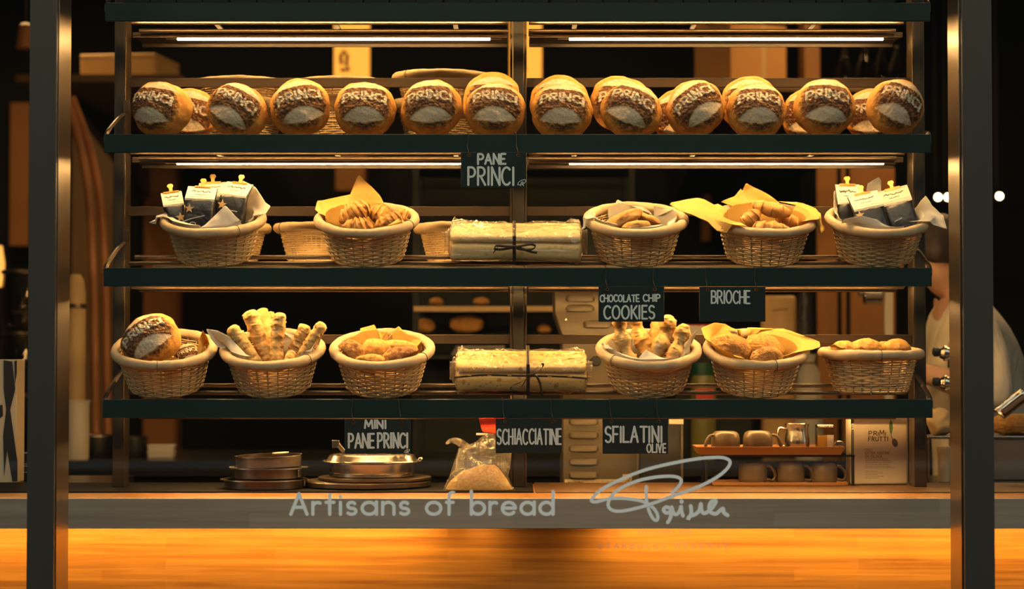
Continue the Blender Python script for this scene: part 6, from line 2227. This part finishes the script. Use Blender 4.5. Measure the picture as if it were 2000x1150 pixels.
# ------------------------------------------------------------------ the worker behind the right mullion
M_SKIN = mat('skin', (0.55, 0.31, 0.19), 0.5, sss=.1)
M_JACKET = mat('white_work_jacket', (0.70, 0.62, 0.48), 0.8, bump=(9, .8, .03), stretch=(2.2, 2.2, .5))
M_HAIR = mat('dark_brown_hair', (0.030, 0.016, 0.009), 0.55, bump=(120, .5, .004), stretch=(1, 1, .2))
M_TROUS = mat('black_trousers', (0.02, 0.02, 0.022), 0.8)
M_SHOE = mat('black_shoes', (0.012, 0.012, 0.012), 0.4)


def skin(name, verts, edges, radii, m, parent, root=0, sub=2):
    me = bpy.data.meshes.new(name)
    me.from_pydata(verts, edges, [])
    o = link(name, me, m, parent)
    sk = o.modifiers.new('skin', 'SKIN')
    sk.use_smooth_shade = True
    for i, v in enumerate(me.skin_vertices[0].data):
        r = radii[i]
        v.radius = r if isinstance(r, tuple) else (r, r)
        v.use_root = i == root
    s = o.modifiers.new('sub', 'SUBSURF')
    s.levels = s.render_levels = sub
    return o


# figure faces -X (towards the rack's right end), leaning a little over the steel basin
PX0, PY0 = P(1902, 700, 1.30).x, 1.22
w = thing('person', 'worker in a white jacket with dark hair bending over work, behind the right window mullion', 'person', (PX0, PY0, 0))
V = [(.02, 0, .96), (.01, 0, 1.12), (-.02, 0, 1.30), (-.05, 0, 1.44), (-.085, 0, 1.53), (-.125, 0, 1.60), (-.155, 0, 1.685),     # spine to crown 0-6
     (-.05, -.17, 1.43), (.02, -.225, 1.19), (-.20, -.20, 1.285), (-.265, -.19, 1.29),                                            # near arm 7-10
     (-.05, .17, 1.43), (.02, .225, 1.19), (-.20, .18, 1.27), (-.265, .17, 1.27),                                                 # far arm 11-14
     (.02, -.09, .92), (.01, -.10, .50), (.03, -.10, .09), (-.10, -.11, .045), (.02, .09, .92), (.03, .10, .50), (.05, .10, .09), (-.08, .11, .045)]
E = [(0, 1), (1, 2), (2, 3), (3, 4), (4, 5), (5, 6), (3, 7), (7, 8), (8, 9), (9, 10), (3, 11), (11, 12), (12, 13), (13, 14), (0, 15), (15, 16), (16, 17), (17, 18), (0, 19), (19, 20), (20, 21), (21, 22)]
R_ = [(.11, .15), (.10, .14), (.11, .15), (.08, .12), .052, (.085, .072), (.078, .066), .055, .043, .034, .026, .055, .043, .034, .026, .085, .060, .042, .035, .085, .060, .042, .035]
b0 = len(V)
for s, y, z in ((0, -.19, 1.29), (0, .17, 1.27)):
    wi = 10 if y < 0 else 14
    for f in range(4):
        dy = (f - 1.5) * .019
        n = len(V)
        L = (.030, .034, .032, .026)[f]
        V += [(-.335, y + dy, z - .004), (-.335 - L, y + dy, z - .016), (-.335 - L * 1.5, y + dy, z - .040)]
        E += [(wi, n), (n, n + 1), (n + 1, n + 2)]
        R_ += [.0095, .0085, .0075]
    n = len(V)
    sg = 1 if y < 0 else -1
    V += [(-.295, y + sg * .034, z - .004), (-.325, y + sg * .046, z - .014), (-.348, y + sg * .044, z - .026)]
    E += [(wi, n), (n, n + 1), (n + 1, n + 2)]
    R_ += [.0115, .0095, .0085]
body = skin('body', V, E, R_, M_SKIN, w)
J = [(.03, 0, .80), (.02, 0, .96), (.01, 0, 1.12), (-.02, 0, 1.30), (-.05, 0, 1.44), (-.08, 0, 1.52),
     (-.05, -.17, 1.43), (.02, -.225, 1.19), (-.14, -.206, 1.262), (-.05, .17, 1.43), (.02, .225, 1.19), (-.14, .188, 1.248)]
skin('jacket', J, [(0, 1), (1, 2), (2, 3), (3, 4), (4, 5), (4, 6), (6, 7), (7, 8), (4, 9), (9, 10), (10, 11)],
     [(.135, .19), (.135, .18), (.130, .17), (.140, .175), (.105, .145), .066, .073, .062, .050, .073, .062, .050], M_JACKET, w)
mb = MB()
for sg, dx in ((-1, 0.0), (1, .02)):
    mb.tube(spline([(.02, sg * .075, .95), (.02 + dx * .3, sg * .09, .84), (.01 + dx, sg * .10, .50), (.03 + dx, sg * .10, .10)], 6), [.105 - .0475 * q / 18 for q in range(19)], 20)
mb.build('trousers', M_TROUS, w, smooth=60)
for s, x in ((-1, .0), (1, .02)):
    MB().tube([(.05 + x, s * .10, .05), (.0 + x, s * .10, .05), (-.08 + x, s * .105, .045), (-.17 + x, s * .11, .035)], [.045, .05, .044, .03], 16).build('shoe', M_SHOE, w, smooth=60, sub=1)
# hair: a cap over crown, back and sides of the head
hc = Vector((-.140, 0, 1.655))
mb = MB()
rows = []
for i in range(15):
    th = math.pi * .62 * i / 14
    row = []
    for q in range(32):
        a = 2 * math.pi * q / 32
        x, y, z = math.sin(th) * math.cos(a), math.sin(th) * math.sin(a), math.cos(th)
        k_ = 1.0 if x > -.25 else (1.0 if z > .35 else .86)
        r = .104 * k_ * (1 + .05 * nz(x, y, z, 5, 3))
        row.append(hc + Vector((x * r * 1.05 + .006, y * r * .90, z * r * 1.08)))
    rows.append(row)
mb.grid(rows, wrap=True)
mb.build('hair', M_HAIR, w, smooth=180, solid=.004)
# face
f = Vector((-.140, 0, 1.635))
for s in (-1, 1):
    e = MB().lathe([(.0005, -.011), (.008, -.008), (.011, 0), (.008, .008), (.0005, .011)], 16).build('eye', M_WHITEP, w, smooth=180)
    e.location = f + Vector((-.078, s * .030, .012))
    MB().tube([f + Vector((-.089, s * .016, .030)), f + Vector((-.090, s * .032, .034)), f + Vector((-.080, s * .047, .030))], .0035, 6).build('eyebrow', M_HAIR, w)
    ear = MB().lathe([(.0005, -.006), (.016, -.004), (.020, 0), (.013, .005), (.0005, .003)], 16).build('ear', M_SKIN, w, smooth=180)
    ear.location = f + Vector((.004, s * .082, .0))
    ear.rotation_euler = (math.pi / 2, 0, 0)
MB().tube([f + Vector((-.084, 0, .016)), f + Vector((-.098, 0, -.006)), f + Vector((-.106, 0, -.020)), f + Vector((-.090, 0, -.028))], [.007, .010, .013, .008], 12).build('nose', M_SKIN, w, smooth=180)
MB().tube([f + Vector((-.078, -.022, -.050)), f + Vector((-.087, 0, -.052)), f + Vector((-.078, .022, -.050))], [.003, .0055, .003], 10).build('mouth', mat('lips', (.45, .17, .12), .5), w, smooth=180)
# apron strap with a dark buckle across the back of the jacket
st = MB().box(-.012, .012, -.196, -.190, 1.20, 1.40).build('apron_strap', mat('cream_strap', (.52, .44, .32), .8), w, bevel=.002)
st.location = (-.12, .03, 0)
MB().box(-.014, .014, -.2005, -.1965, 1.30, 1.325).build('buckle', M_BLACK, st, bevel=.001)
